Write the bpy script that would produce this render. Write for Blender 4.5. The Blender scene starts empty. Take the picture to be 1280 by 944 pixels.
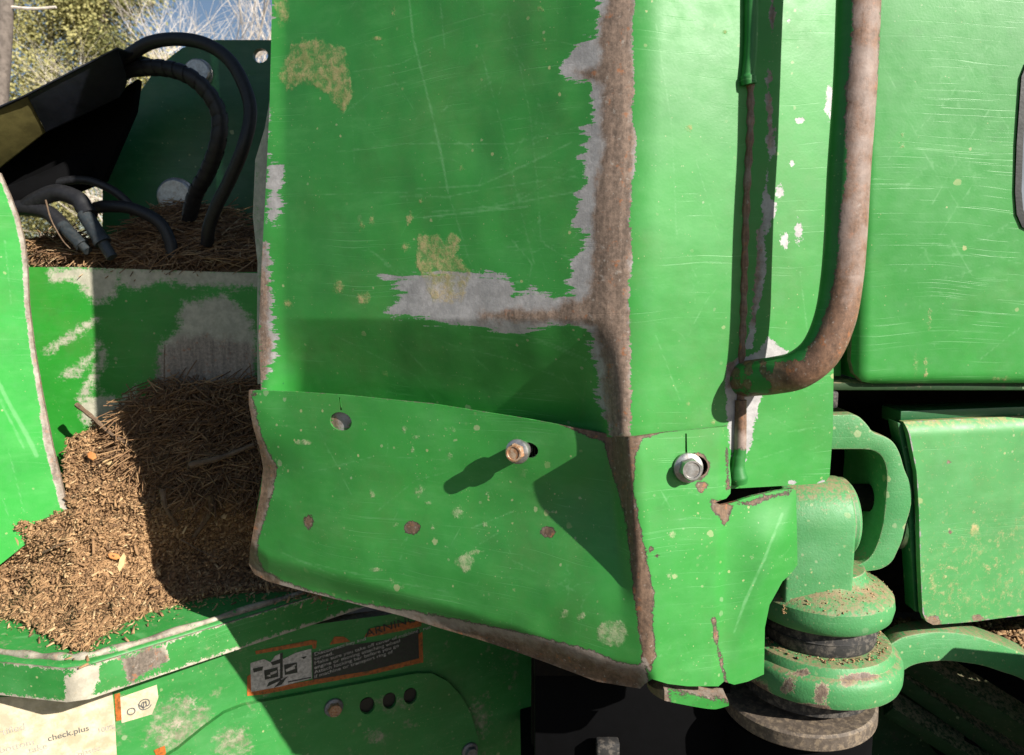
import bpy, bmesh, math, random
import numpy as np
from mathutils import Vector, Matrix, Quaternion
from mathutils.geometry import delaunay_2d_cdt

R = math.radians
rng = np.random.default_rng(7)
random.seed(7)
S = bpy.context.scene
COL = S.collection

# ------------------------------------------------------------------ camera
CAM = np.array([0.0, 0.0, 1.5])
PITCH = R(7.5)
F = 931.0                                   # focal length in photo pixels
cam_d = bpy.data.cameras.new('camera')
cam_d.sensor_width = 36.0
cam_d.lens = 36.0 * F / 1280.0
cam_d.clip_start = 0.02
cam_d.clip_end = 600.0
cam_d.dof.use_dof = True
cam_d.dof.focus_distance = 1.1
cam_d.dof.aperture_fstop = 8.0
cam = bpy.data.objects.new('camera', cam_d)
cam.location = CAM
cam.rotation_euler = (R(90) - PITCH, 0, 0)
COL.objects.link(cam)
S.camera = cam

# ------------------------------------------------------------------ light
SUN = np.array([1.06, -0.93, 0.80])
SUN = SUN / np.linalg.norm(SUN)
SUN_EL = math.asin(SUN[2])
w = bpy.data.worlds.new('World')
S.world = w
w.use_nodes = True
nt = w.node_tree
nt.nodes.clear()
sky = nt.nodes.new('ShaderNodeTexSky')
sky.sky_type = 'NISHITA'
sky.sun_disc = False
sky.sun_elevation = SUN_EL
sky.sun_rotation = math.atan2(SUN[0], SUN[1])
sky.air_density = 1.0
sky.dust_density = 0.6
bg = nt.nodes.new('ShaderNodeBackground')
bg.inputs['Strength'].default_value = 0.05
wo = nt.nodes.new('ShaderNodeOutputWorld')
nt.links.new(sky.outputs[0], bg.inputs[0])
nt.links.new(bg.outputs[0], wo.inputs[0])
sl = bpy.data.lights.new('sun', 'SUN')
sl.energy = 5.0
sl.angle = R(0.5)
sl.color = (1.0, 0.95, 0.86)
so = bpy.data.objects.new('sun', sl)
so.rotation_euler = Vector(SUN).to_track_quat('Z', 'Y').to_euler()
so.location = (6, -5, 6)
COL.objects.link(so)
S.view_settings.view_transform = 'Standard'
S.view_settings.look = 'None'
S.view_settings.exposure = 0.82
S.view_settings.gamma = 1.0
S.view_settings.use_curve_mapping = False
S.render.engine = 'CYCLES'
S.cycles.max_bounces = 6
S.cycles.use_denoising = True

# ------------------------------------------------------------------ maths
def rays(px, py):
    px = np.asarray(px, float); py = np.asarray(py, float)
    a = (px - 640) / F; b = (472 - py) / F
    c, s = math.cos(PITCH), math.sin(PITCH)
    return np.stack([a, b * s + c, b * c - s], -1)

def proj(P):
    P = np.asarray(P, float) - CAM
    c, s = math.cos(PITCH), math.sin(PITCH)
    f = P[..., 1] * c - P[..., 2] * s
    u = P[..., 1] * s + P[..., 2] * c
    return 640 + F * P[..., 0] / f, 472 - F * u / f

class Pl:
    """a plane in the world; hit() = distance factor along the camera ray"""
    def __init__(s, p, n):
        s.p = np.asarray(p, float); n = np.asarray(n, float); s.n = n / np.linalg.norm(n)
    def t(s, px, py):
        return ((s.p - CAM) @ s.n) / (rays(px, py) @ s.n)
    def at(s, px, py):
        return CAM + rays(px, py) * s.t(px, py)[..., None]
    def shift(s, d):
        return Pl(s.p + s.n * d, s.n)

def pl3(a, b, c):
    n = np.cross(np.subtract(b, a), np.subtract(c, a))
    if n[1] > 0: n = -n
    return Pl(a, n)

def front(Y): return Pl((0, Y, 0), (0, -1, 0))
def Wp(px, py, Y):
    r = rays(px, py)
    return CAM + r * (Y / r[..., 1])[..., None] if r.ndim > 1 else CAM + r * (Y / r[1])

def smax(a, b, k):
    h = np.maximum(k - np.abs(a - b), 0) / k
    return np.maximum(a, b) + h * h * k * 0.25
def sstep(a, b, x):
    t = np.clip((x - a) / (b - a), 0, 1)
    return t * t * (3 - 2 * t)

def seg_dist(px, py, pts, closed=False):
    P = np.asarray(pts, float)
    Q = np.roll(P, -1, 0) if closed else P[1:]
    A = P if closed else P[:-1]
    d = np.full(px.shape, 1e9)
    for (ax, ay), (bx, by) in zip(A, Q):
        vx, vy = bx - ax, by - ay
        L = vx * vx + vy * vy + 1e-9
        h = np.clip(((px - ax) * vx + (py - ay) * vy) / L, 0, 1)
        d = np.minimum(d, np.hypot(px - ax - h * vx, py - ay - h * vy))
    return d
def inside(px, py, pts):
    c = np.zeros(px.shape, bool)
    P = np.asarray(pts, float); n = len(P)
    for i in range(n):
        x0, y0 = P[i]; x1, y1 = P[(i + 1) % n]
        if y0 == y1: continue
        m = ((y0 > py) != (y1 > py)) & (px < (x1 - x0) * (py - y0) / (y1 - y0) + x0)
        c ^= m
    return c
def sdf(px, py, pts):
    d = seg_dist(px, py, pts, True)
    return np.where(inside(px, py, pts), d, -d)
def blobs(px, py, L):
    d = np.full(px.shape, -40.0)
    for b in L:
        x, y, r = b[:3]; k = b[3] if len(b) > 3 else 1.0
        d = np.maximum(d, r - np.hypot(px - x, (py - y) / k))
    return d
def random_scratches(seed, n, box, ang, spread, lmin=25, lmax=130, w=.35):
    r = np.random.default_rng(seed); out = []
    for _ in range(n):
        x = box[0] + r.random() * (box[2] - box[0]); y = box[1] + r.random() * (box[3] - box[1])
        a = ang + r.normal() * spread; L = lmin + (lmax - lmin) * r.random() ** 2; k = r.normal() * .35
        pts = [(x + math.cos(a + k * t) * L * t, y + math.sin(a + k * t) * L * t) for t in (0, .35, .7, 1)]
        out.append((w * (.5 + .9 * r.random()), pts))
    return out
def strokes(px, py, L):
    d = np.full(px.shape, -40.0)
    for s in L:
        d = np.maximum(d, s[0] - seg_dist(px, py, s[1]))
    return d
def resample(pts, step, closed=True):
    P = [np.asarray(p, float) for p in pts]; out = []
    n = len(P)
    for i in range(n if closed else n - 1):
        a, b = P[i], P[(i + 1) % n]
        k = max(1, int(round(np.hypot(*(b - a)) / step)))
        out += [a + (b - a) * j / k for j in range(k)]
    if not closed: out.append(P[-1])
    return np.array(out)
def smooth_closed(pts, it=2):
    P = np.asarray(pts, float)
    for _ in range(it):
        Q = np.roll(P, -1, 0)
        P = np.stack([P * .75 + Q * .25, P * .25 + Q * .75], 1).reshape(-1, 2)
    return P
def spline(pts, n=8):
    P = np.asarray(pts, float); out = []
    Q = np.vstack([2 * P[0] - P[1], P, 2 * P[-1] - P[-2]])
    for i in range(1, len(Q) - 2):
        a, b, c, d = Q[i - 1], Q[i], Q[i + 1], Q[i + 2]
        for j in range(n):
            t = j / n
            out.append(.5 * (2 * b + (c - a) * t + (2 * a - 5 * b + 4 * c - d) * t * t + (3 * b - 3 * c + d - a) * t ** 3))
    out.append(P[-1])
    return np.array(out)
def vnoise(x, y, seed=0):
    """cheap smooth value noise, -1..1"""
    r = np.random.default_rng(seed); T = r.random((64, 64)) * 2 - 1
    xi = np.floor(x).astype(int); yi = np.floor(y).astype(int)
    fx = x - xi; fy = y - yi; fx = fx * fx * (3 - 2 * fx); fy = fy * fy * (3 - 2 * fy)
    g = lambda i, j: T[i % 64, j % 64]
    return (g(xi, yi) * (1 - fx) + g(xi + 1, yi) * fx) * (1 - fy) + (g(xi, yi + 1) * (1 - fx) + g(xi + 1, yi + 1) * fx) * fy

# ------------------------------------------------------------------ objects
def tag(o, label=None, cat=None, group=None, kind=None):
    if label: o['label'] = label
    if cat: o['category'] = cat
    if group: o['group'] = group
    if kind: o['kind'] = kind
    return o
def thing(name, label, cat, loc, group=None):
    o = bpy.data.objects.new(name, None)
    o.empty_display_size = 0.05
    o.location = loc
    COL.objects.link(o)
    return tag(o, label, cat, group)
def setpar(o, par):
    if par is not None:
        o.parent = par
        # meshes are modelled in world coordinates
        bpy_m = Matrix.Identity(4)
        p = par; chain = []
        while p is not None: chain.append(p); p = p.parent
        M = Matrix.Identity(4)
        for q in reversed(chain): M = M @ q.matrix_basis if q.parent is None else M @ q.matrix_parent_inverse @ q.matrix_basis
        o.matrix_parent_inverse = M.inverted()
ATTR = ('wear', 'rust', 'mud', 'scr', 'spike')
def mobj(name, V, Fc, mat, par=None, smooth=True, attrs=None, angle=40):
    me = bpy.data.meshes.new(name)
    V = np.asarray(V, float)
    if isinstance(Fc, np.ndarray):
        n, k = Fc.shape
        me.vertices.add(len(V)); me.vertices.foreach_set('co', V.astype(np.float32).ravel())
        me.loops.add(n * k); me.loops.foreach_set('vertex_index', Fc.astype(np.int32).ravel())
        me.polygons.add(n)
        me.polygons.foreach_set('loop_start', np.arange(0, n * k, k, dtype=np.int32))
        me.update(calc_edges=True); me.validate()
    else:
        me.from_pydata([tuple(v) for v in V], [], [tuple(f) for f in Fc]); me.update()
    if attrs is None: attrs = {}
    for a in ATTR:
        at = me.attributes.new(a, 'FLOAT', 'POINT')
        d = attrs.get(a, -40.0)
        d = np.full(len(me.vertices), d, np.float32) if np.isscalar(d) else np.asarray(d, np.float32)
        if len(d) == len(me.vertices): at.data.foreach_set('value', d)
    if smooth:
        me.polygons.foreach_set('use_smooth', np.ones(len(me.polygons), bool))
        me.set_sharp_from_angle(angle=R(angle))
    me.materials.append(mat)
    o = bpy.data.objects.new(name, me)
    COL.objects.link(o)
    setpar(o, par)
    return o

def plate(name, outline, surf, th, mat, par=None, holes=(), step=6, masks=None, edge=-40.0, rimwear=8.0, back=(0, 1, 0), angle=50, fold=True):
    """sheet-metal plate: outline in photo pixels, laid on the world surface surf(px,py), thickness th along back"""
    loops = [resample(outline, step)] + [resample(h, min(step, 3)) for h in holes]
    vs = []; es = []
    for L in loops:
        b = len(vs); n = len(L); vs += list(L); es += [(b + i, b + (i + 1) % n) for i in range(n)]
    A = np.asarray(outline, float)
    x0, y0 = A.min(0); x1, y1 = A.max(0)
    gx, gy = np.meshgrid(np.arange(x0 + step * .5, x1, step), np.arange(y0 + step * .5, y1, step * .87))
    gx = gx + (np.arange(gx.shape[0]) % 2)[:, None] * step * .5
    gx = gx.ravel(); gy = gy.ravel()
    ok = sdf(gx, gy, outline) > step * .45
    for h in holes: ok &= sdf(gx, gy, h) < -step * .3
    vs += [np.array(p) for p in zip(gx[ok], gy[ok])]
    o = delaunay_2d_cdt([Vector(v) for v in vs], es, [], 0, 1e-5)
    U = np.array([tuple(v) for v in o[0]]); T = np.array([tuple(f) for f in o[2]])
    c = U[T].mean(1)
    keep = inside(c[:, 0], c[:, 1], loops[0])
    for L in loops[1:]: keep &= ~inside(c[:, 0], c[:, 1], L)
    T = T[keep]
    used = np.unique(T); m = -np.ones(len(U), int); m[used] = np.arange(len(used)); T = m[T]; U = U[used]
    a, b, cc = U[T[:, 0]], U[T[:, 1]], U[T[:, 2]]
    cr = (b[:, 0] - a[:, 0]) * (cc[:, 1] - a[:, 1]) - (b[:, 1] - a[:, 1]) * (cc[:, 0] - a[:, 0])
    T = np.where((cr > 0)[:, None], T[:, ::-1], T)           # y points down in pixels
    W = surf(U[:, 0], U[:, 1])
    n = len(U)
    bk = np.asarray(back, float)
    bk = bk / np.linalg.norm(bk) * th
    px, py = U[:, 0], U[:, 1]
    at = {k: np.full(n, -40.0) for k in ATTR}
    if masks:
        for k, v in masks(px, py).items(): at[k] = v
    if edge > -39:
        d = np.min([seg_dist(px, py, L, True) for L in loops], 0)
        at['wear'] = np.maximum(at['wear'], edge - d)
    # boundary edges
    E = np.concatenate([T[:, [0, 1]], T[:, [1, 2]], T[:, [2, 0]]])
    key = np.sort(E, 1); _, inv, cnt = np.unique(key, axis=0, return_inverse=True, return_counts=True)
    B = E[cnt[inv.ravel()] == 1]
    bi = np.unique(B); mm = -np.ones(n, int); mm[bi] = np.arange(len(bi))
    V = np.concatenate([W, W + bk, W[bi], W[bi] + bk])
    nb = len(bi)
    q0 = 2 * n + mm[B[:, 0]]; q1 = 2 * n + mm[B[:, 1]]
    rim = np.concatenate([np.stack([q1, q0, q0 + nb], 1), np.stack([q1, q0 + nb, q1 + nb], 1)])
    FF = np.concatenate([T, T[:, ::-1] + n, rim])
    full = {}
    for k in ATTR:
        r = np.full(2 * nb, (rimwear or 0) if k in ('wear', 'rust') else -40.0)
        if rimwear is None: r = np.concatenate([at[k][bi], at[k][bi]]) + (1.5 if k in ('wear', 'rust') else 0)
        full[k] = np.concatenate([at[k], np.full(n, -40.0), r])
    return mobj(name, V, FF, mat, par, True, full, angle)

def tube(name, pts, rad, mat, par=None, seg=14, caps=True, attrs=None):
    P = np.asarray(pts, float); n = len(P)
    rad = np.full(n, rad) if np.isscalar(rad) else np.asarray(rad, float)
    T = np.gradient(P, axis=0); T /= np.linalg.norm(T, axis=1)[:, None] + 1e-12
    up = np.array([0.0, 0, 1]) if abs(T[0][2]) < .9 else np.array([0.0, 1, 0])
    N = np.cross(T[0], up); N /= np.linalg.norm(N)
    V = []
    for i in range(n):
        N = N - T[i] * (N @ T[i]); N /= np.linalg.norm(N)
        Bn = np.cross(T[i], N)
        a = np.arange(seg) * 2 * math.pi / seg
        V.append(P[i] + rad[i] * (np.cos(a)[:, None] * N + np.sin(a)[:, None] * Bn))
    V = np.concatenate(V)
    Fc = []
    for i in range(n - 1):
        for j in range(seg):
            k = (j + 1) % seg
            Fc.append((i * seg + j, i * seg + k, (i + 1) * seg + k, (i + 1) * seg + j))
    if caps:
        Fc.append(tuple(range(seg))[::-1]); Fc.append(tuple((n - 1) * seg + j for j in range(seg)))
    if callable(attrs):
        px, py = proj(V); attrs = attrs(px, py)
    return mobj(name, V, Fc, mat, par, True, attrs)

def lathe(name, prof, c, mat, par=None, seg=64, axis=(0, 0, 1), attrs=None, angle=35):
    """prof = list of (radius, height along axis)"""
    q = Vector((0, 0, 1)).rotation_difference(Vector(axis))
    V = []; n = len(prof)
    for r, z in prof:
        for j in range(seg):
            a = 2 * math.pi * j / seg
            V.append(q @ Vector((r * math.cos(a), r * math.sin(a), z)) + Vector(c))
    Fc = []
    for i in range(n - 1):
        for j in range(seg):
            k = (j + 1) % seg
            Fc.append((i * seg + j, i * seg + k, (i + 1) * seg + k, (i + 1) * seg + j))
    Fc.append(tuple(range(seg))[::-1]); Fc.append(tuple((n - 1) * seg + j for j in range(seg)))
    if callable(attrs):
        px, py = proj(np.array([tuple(v) for v in V])); attrs = attrs(px, py)
    return mobj(name, V, Fc, mat, par, True, attrs, angle)

def prism(name, poly3, vec, mat, par=None, bevel=0.0, seg=2, smooth=True, attrs=None):
    """polygon (world points) extruded along vec, edges bevelled"""
    bm = bmesh.new()
    vs = [bm.verts.new(p) for p in poly3]
    f = bm.faces.new(vs)
    r = bmesh.ops.extrude_face_region(bm, geom=[f])
    bmesh.ops.translate(bm, vec=Vector(vec), verts=[v for v in r['geom'] if isinstance(v, bmesh.types.BMVert)])
    bmesh.ops.recalc_face_normals(bm, faces=bm.faces)
    if bevel > 0:
        ed = [e for e in bm.edges if e.calc_face_angle(0) > R(25)]
        bmesh.ops.bevel(bm, geom=ed, offset=bevel, segments=seg, affect='EDGES', profile=.5)
    bmesh.ops.triangulate(bm, faces=[f for f in bm.faces if len(f.verts) > 4])
    V = [tuple(v.co) for v in bm.verts]; bm.verts.index_update()
    Fc = [tuple(v.index for v in f.verts) for f in bm.faces]
    bm.free()
    return mobj(name, V, Fc, mat, par, smooth, attrs, 32)

def boxc(name, p0, p1, mat, par=None, bevel=.003):
    x0, y0, z0 = p0; x1, y1, z1 = p1
    return prism(name, [(x0, y0, z0), (x1, y0, z0), (x1, y0, z1), (x0, y0, z1)], (0, y1 - y0, 0), mat, par, bevel)

# ------------------------------------------------------------------ materials
class N:
    def __init__(s, name):
        s.m = bpy.data.materials.new(name); s.m.use_nodes = True
        s.t = s.m.node_tree; s.t.nodes.clear()
    def new(s, ty, **kw):
        n = s.t.nodes.new(ty)
        for k, v in kw.items(): setattr(n, k, v)
        return n
    def put(s, sock, v):
        if hasattr(v, 'links') or isinstance(v, bpy.types.NodeSocket): s.t.links.new(v, sock)
        elif isinstance(v, (tuple, list)) and len(v) == 3 and sock.type == 'RGBA': sock.default_value = (*v, 1)
        else: sock.default_value = v
    def math(s, op, a, b=0.0, c=0.0, clamp=False):
        n = s.new('ShaderNodeMath', operation=op, use_clamp=clamp)
        s.put(n.inputs[0], a); s.put(n.inputs[1], b); s.put(n.inputs[2], c)
        return n.outputs[0]
    def mix(s, f, a, b, mode='MIX'):
        n = s.new('ShaderNodeMix', data_type='RGBA', blend_type=mode)
        s.put(n.inputs[0], f); s.put(n.inputs[6], a); s.put(n.inputs[7], b)
        return n.outputs[2]
    def mixf(s, f, a, b):
        n = s.new('ShaderNodeMix', data_type='FLOAT')
        s.put(n.inputs[0], f); s.put(n.inputs[2], a); s.put(n.inputs[3], b)
        return n.outputs[0]
    def step(s, x, a, b):
        n = s.new('ShaderNodeMapRange', interpolation_type='SMOOTHSTEP')
        s.put(n.inputs['Value'], x); n.inputs['From Min'].default_value = a; n.inputs['From Max'].default_value = b
        return n.outputs[0]
    def coord(s, rot=(0, 0, 0), scale=(1, 1, 1), loc=(0, 0, 0)):
        if not hasattr(s, 'tc'): s.tc = s.new('ShaderNodeTexCoord').outputs['Object']
        if rot == (0, 0, 0) and scale == (1, 1, 1) and loc == (0, 0, 0): return s.tc
        n = s.new('ShaderNodeMapping'); s.t.links.new(s.tc, n.inputs[0])
        n.inputs['Rotation'].default_value = rot; n.inputs['Scale'].default_value = scale; n.inputs['Location'].default_value = loc
        return n.outputs[0]
    def noise(s, scale, detail=4, rough=.55, vec=None, dist=0.0, col=False):
        n = s.new('ShaderNodeTexNoise')
        s.t.links.new(vec if vec is not None else s.coord(), n.inputs['Vector'])
        n.inputs['Scale'].default_value = scale; n.inputs['Detail'].default_value = detail
        n.inputs['Roughness'].default_value = rough; n.inputs['Distortion'].default_value = dist
        return n.outputs['Color' if col else 'Fac']
    def voro(s, scale, vec=None, out='Distance', feature='F1', rand=1.0):
        n = s.new('ShaderNodeTexVoronoi', feature=feature)
        s.t.links.new(vec if vec is not None else s.coord(), n.inputs['Vector'])
        n.inputs['Scale'].default_value = scale; n.inputs['Randomness'].default_value = rand
        return n.outputs[out]
    def attr(s, name):
        return s.new('ShaderNodeAttribute', attribute_name=name).outputs['Fac']
    def done(s, col, rough, metal=0.0, bump=None, bd=.001, spec=.5, strength=1.0):
        b = s.new('ShaderNodeBsdfPrincipled'); o = s.new('ShaderNodeOutputMaterial')
        s.put(b.inputs['Base Color'], col); s.put(b.inputs['Roughness'], rough); s.put(b.inputs['Metallic'], metal)
        b.inputs['Specular IOR Level'].default_value = spec
        if bump is not None:
            k = s.new('ShaderNodeBump'); k.inputs['Distance'].default_value = bd; k.inputs['Strength'].default_value = strength
            s.put(k.inputs['Height'], bump); s.t.links.new(k.outputs[0], b.inputs['Normal'])
        s.t.links.new(b.outputs[0], o.inputs[0])
        return s.m

def paint(name, base=(.034, .25, .041), rough=.40, ragged=10.0, streak=(0, 0, 0), streak_amt=0.0, scr=1.0, speck=1.0,
          dust=0.0, dustcol=(.42, .33, .20), bare=(.34, .32, .32), brown=(.20, .135, .095), outline=0.0, soft=.5, blotch=0.0, blotchcol=(.40, .36, .25),
          fade=.25, metal=0.0, edgewear=0.0, grain=.10, olcol=(.022, .018, .014), mudcol=((.27, .27, .10), (.50, .38, .19))):
    s = N(name)
    # base paint: slightly uneven, sun faded
    n1 = s.noise(5, 5, .6)
    n2 = s.noise(38, 4, .6)
    c = s.mix(s.step(n1, .3, .72), tuple(x * .88 for x in base), tuple(x * 1.10 for x in base))
    fd = s.math('MULTIPLY', s.step(s.noise(11, 6, .68), .45, .8), fade)
    c = s.mix(fd, c, (base[0] * 1.5 + .035, base[1] * 1.18 + .03, base[2] * 1.5 + .03))
    c = s.mix(s.math('MULTIPLY', s.step(n2, .5, .85), .20), c, (.05, .24, .07))
    smg = s.math('MULTIPLY', s.step(s.noise(1.0, 7, .7, s.coord((0, .5, 0), (9, 9, 30))), .46, .75), .38)
    c = s.mix(smg, c, (base[0] * 1.3 + .045, base[1] * 1.15 + .05, base[2] * 1.3 + .035))
    c = s.mix(s.math('MULTIPLY', s.step(s.noise(26, 7, .7), .55, .80), .35), c, tuple(x * .55 for x in base))
    c = s.mix(s.math('MULTIPLY', s.step(s.noise(3.3, 8, .74), .46, .76), .28), c, (.135, .145, .060))
    # fine scratches at several directions
    lines = None
    if scr > 0:
        warp = s.noise(3, 2, .5, col=True)
        for ang, th_ in ((.35, .675), (-.55, .685), (1.25, .68), (2.1, .69), (-.15, .695)):
            va = s.new('ShaderNodeVectorMath', operation='MULTIPLY_ADD')
            s.t.links.new(warp, va.inputs[0]); va.inputs[1].default_value = (.06, .06, .06); s.t.links.new(s.coord(), va.inputs[2])
            mp = s.new('ShaderNodeMapping'); s.t.links.new(va.outputs[0], mp.inputs[0])
            mp.inputs['Rotation'].default_value = (0, ang, 0); mp.inputs['Scale'].default_value = (4.0, 4.0, 430)
            l = s.step(s.noise(1.0, 2, .5, mp.outputs[0]), th_, th_ + .05)
            lines = l if lines is None else s.math('MAXIMUM', lines, l)
        gate = s.step(s.noise(7, 3, .6), .40, .64)
        lines = s.math('MULTIPLY', lines, gate)
        c = s.mix(s.math('MULTIPLY', lines, .40 * scr, clamp=True), c, (.17, .43, .17))
    # explicit scratches, plus a painted highlight on the skirt lobe
    sc = s.math('ADD', s.attr('scr'), s.math('MULTIPLY', s.math('SUBTRACT', s.noise(60, 5, .7), .55), 4.5))
    sc = s.step(sc, -1.0, 1.6)
    c = s.mix(s.math('MULTIPLY', sc, .42), c, (.20, .44, .20))
    # chipped specks (primer / pale)
    if speck > 0:
        for sc_, am, gs in ((420, .045, 9), (150, .055, 6), (62, .030, 4)):
            vd = s.voro(sc_, out='Distance'); vc = s.voro(sc_, out='Color')
            sep = s.new('ShaderNodeSeparateColor'); s.t.links.new(vc, sep.inputs[0])
            rr = s.math('MULTIPLY', s.step(sep.outputs[0], 1 - am * speck, 1.0), .40)
            m = s.step(s.math('SUBTRACT', rr, s.math('ADD', vd, s.math('MULTIPLY', s.math('SUBTRACT', s.noise(sc_ * 2.2, 3), .5), .5))), 0, .07)
            m = s.math('MULTIPLY', m, s.step(s.noise(gs, 3, .6), .42, .6))
            c = s.mix(s.math('MULTIPLY', m, .7), c, s.mix(sep.outputs[1], (.44, .42, .20), (.25, .36, .20)))
    # worn to primer / bare metal / rust
    wv = s.attr('wear'); rv = s.attr('rust')
    na = s.math('SUBTRACT', s.noise(70, 10, .74), .5)
    nb_ = s.math('SUBTRACT', s.noise(1.0, 6, .68, s.coord(streak, (12, 12, 125)), .55), .5)
    w2 = s.math('ADD', wv, s.math('ADD', s.math('ADD', s.math('MULTIPLY', na, ragged * 1.6), s.math('MULTIPLY', s.math('SUBTRACT', s.noise(330, 3, .6), .5), ragged * .7)), s.math('MULTIPLY', nb_, s.math('MULTIPLY', s.math('MAXIMUM', s.attr('spike'), 0.0), streak_amt))))
    if edgewear > 0:
        bv = s.new('ShaderNodeBevel', samples=6); bv.inputs['Radius'].default_value = .006
        gg = s.new('ShaderNodeNewGeometry'); dp_ = s.new('ShaderNodeVectorMath', operation='DOT_PRODUCT')
        s.t.links.new(bv.outputs[0], dp_.inputs[0]); s.t.links.new(gg.outputs['Normal'], dp_.inputs[1])
        be = s.step(s.math('SUBTRACT', 1.0, dp_.outputs['Value']), .01, .16)
        ew = s.math('ADD', s.math('MULTIPLY', be, edgewear), s.math('ADD', s.math('MULTIPLY', na, 34.0), -9.0))
        w2 = s.math('MAXIMUM', w2, ew)
    bm_ = s.step(w2, -soft, soft)
    n3 = s.noise(55, 6, .7)
    bcol = s.mix(s.step(n3, .38, .66), tuple(x * .82 for x in bare), tuple(min(1, x * 1.12) for x in bare))
    r2 = s.math('ADD', rv, s.math('MULTIPLY', s.math('SUBTRACT', s.noise(34, 9, .74), .5), 40.0))
    rm = s.step(r2, -7.0, 7.0)
    n4 = s.math('ADD', s.math('MULTIPLY', s.noise(150, 6, .75), .55), s.math('MULTIPLY', s.noise(1.0, 6, .7, s.coord((0, 0, 0), (90, 90, 9))), .45))
    rcol = s.mix(s.step(n4, .35, .7), tuple(x * .50 for x in brown), tuple(x * 1.65 for x in brown))
    rcol = s.mix(s.math('MULTIPLY', s.step(s.noise(70, 6, .7), .58, .68), .65), rcol, (.36, .13, .045))
    rcol = s.mix(s.math('MULTIPLY', s.step(s.noise(160, 4, .6), .60, .72), .55), rcol, (.40, .36, .32))
    bcol = s.mix(rm, bcol, rcol)
    if outline > 0:
        ol = s.math('MULTIPLY', s.step(s.math('ABSOLUTE', s.math('SUBTRACT', w2, .5)), 1.25, .2), outline)
    c = s.mix(bm_, c, bcol)
    if outline > 0: c = s.mix(ol, c, olcol)
    # blotchy old residue over paint
    if blotch > 0:
        b2 = s.step(s.noise(16, 9, .74), .56, .64)
        b3 = s.step(s.noise(90, 5, .7), .40, .6)
        c = s.mix(s.math('MULTIPLY', s.math('MULTIPLY', b2, b3), blotch), c, blotchcol)
    # mud / lichen
    m2 = s.math('ADD', s.attr('mud'), s.math('MULTIPLY', s.math('SUBTRACT', s.noise(80, 9, .76), .5), 26.0))
    mm = s.math('MULTIPLY', s.step(m2, -1.0, 3.5), s.mixf(s.step(s.noise(60, 8, .78), .40, .62), .12, .85))
    c = s.mix(mm, c, s.mix(s.step(s.noise(45, 5, .65), .35, .65), mudcol[0], mudcol[1]))
    # dust grains
    if dust > 0:
        up = s.new('ShaderNodeSeparateXYZ'); g = s.new('ShaderNodeNewGeometry'); s.t.links.new(g.outputs['Normal'], up.inputs[0])
        amt = s.math('ADD', s.math('MULTIPLY', s.step(up.outputs[2], .25, .9), .55 * min(1, dust * 8)), dust * .5, clamp=True)
        dm = s.step(s.math('ADD', s.noise(120, 7, .75), s.math('MULTIPLY', amt, .42)), .60, .78)
        c = s.mix(s.math('MULTIPLY', dm, .8), c, s.mix(s.noise(200, 3), tuple(x * .6 for x in dustcol), dustcol))
    rg = s.mixf(bm_, s.mixf(s.step(n2, .3, .8), rough, rough + .14), .62)
    rg = s.mixf(mm, rg, .9)
    mt = s.math('MULTIPLY', s.math('MULTIPLY', bm_, s.math('SUBTRACT', 1.0, rm)), metal)
    h = s.math('ADD', s.math('MULTIPLY', bm_, -.45), s.math('MULTIPLY', s.math('MULTIPLY', bm_, n4), .7))
    h = s.math('ADD', h, s.math('MULTIPLY', mm, .4))
    h = s.math('ADD', h, s.math('MULTIPLY', s.noise(9, 3, .5), 1.6))
    h = s.math('ADD', h, s.math('MULTIPLY', s.noise(300, 3, .6), grain))
    if lines is not None: h = s.math('ADD', h, s.math('MULTIPLY', lines, -.12))
    return s.done(c, rg, mt, h, .0009)

M = {}
M['panel'] = paint('worn_green_paint', rough=.40, ragged=11, streak_amt=46, metal=.25, fade=.30, brown=(.205, .145, .11), bare=(.40, .385, .385))
M['skirt'] = paint('chipped_green_paint', rough=.44, ragged=8, outline=.75, brown=(.14, .088, .058), bare=(.27, .225, .19), speck=2.2, fade=.25, mudcol=((.33, .40, .22), (.46, .43, .27)))
M['hood'] = paint('clean_green_paint', rough=.36, ragged=6, fade=.22, speck=.35, scr=1.1)
M['rail'] = paint('worn_handle_paint', base=(.014, .16, .026), rough=.45, ragged=11, bare=(.27, .20, .17), brown=(.17, .092, .056), outline=.5, metal=0)
M['cast'] = paint('cast_green_paint', base=(.058, .25, .080), rough=.5, ragged=16, dust=.10, fade=.6, speck=5, scr=.5, brown=(.15, .105, .08), bare=(.36, .31, .22), outline=.7, olcol=(.44, .38, .24), edgewear=11, grain=.55, mudcol=((.16, .10, .05), (.36, .25, .14)), dustcol=(.34, .24, .14))
M['flap'] = paint('speckled_green_paint', edgewear=8, base=(.070, .28, .082), rough=.46, ragged=8, dust=.14, dustcol=(.40, .34, .14), fade=.5, speck=2.4, scr=.3, outline=.3)
M['frame'] = paint('dusty_frame_paint', base=(.026, .21, .038), rough=.5, ragged=30, soft=3, dust=.025, fade=.5, blotch=.6, speck=2, brown=(.16, .12, .095), bare=(.40, .36, .28), mudcol=((.20, .17, .12), (.40, .34, .26)), blotchcol=(.26, .24, .16))
M['ledge'] = paint('chipped_ledge_paint', base=(.024, .21, .036), rough=.5, ragged=14, dust=.05, fade=.6, bare=(.42, .38, .30), brown=(.15, .12, .095), speck=2, blotch=.3)
M['pan'] = paint('scraped_pan_paint', base=(.024, .27, .026), rough=.4, ragged=20, streak=(0, .45, 0), streak_amt=22, soft=5, bare=(.46, .44, .34), brown=(.30, .25, .20), scr=.8)
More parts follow.
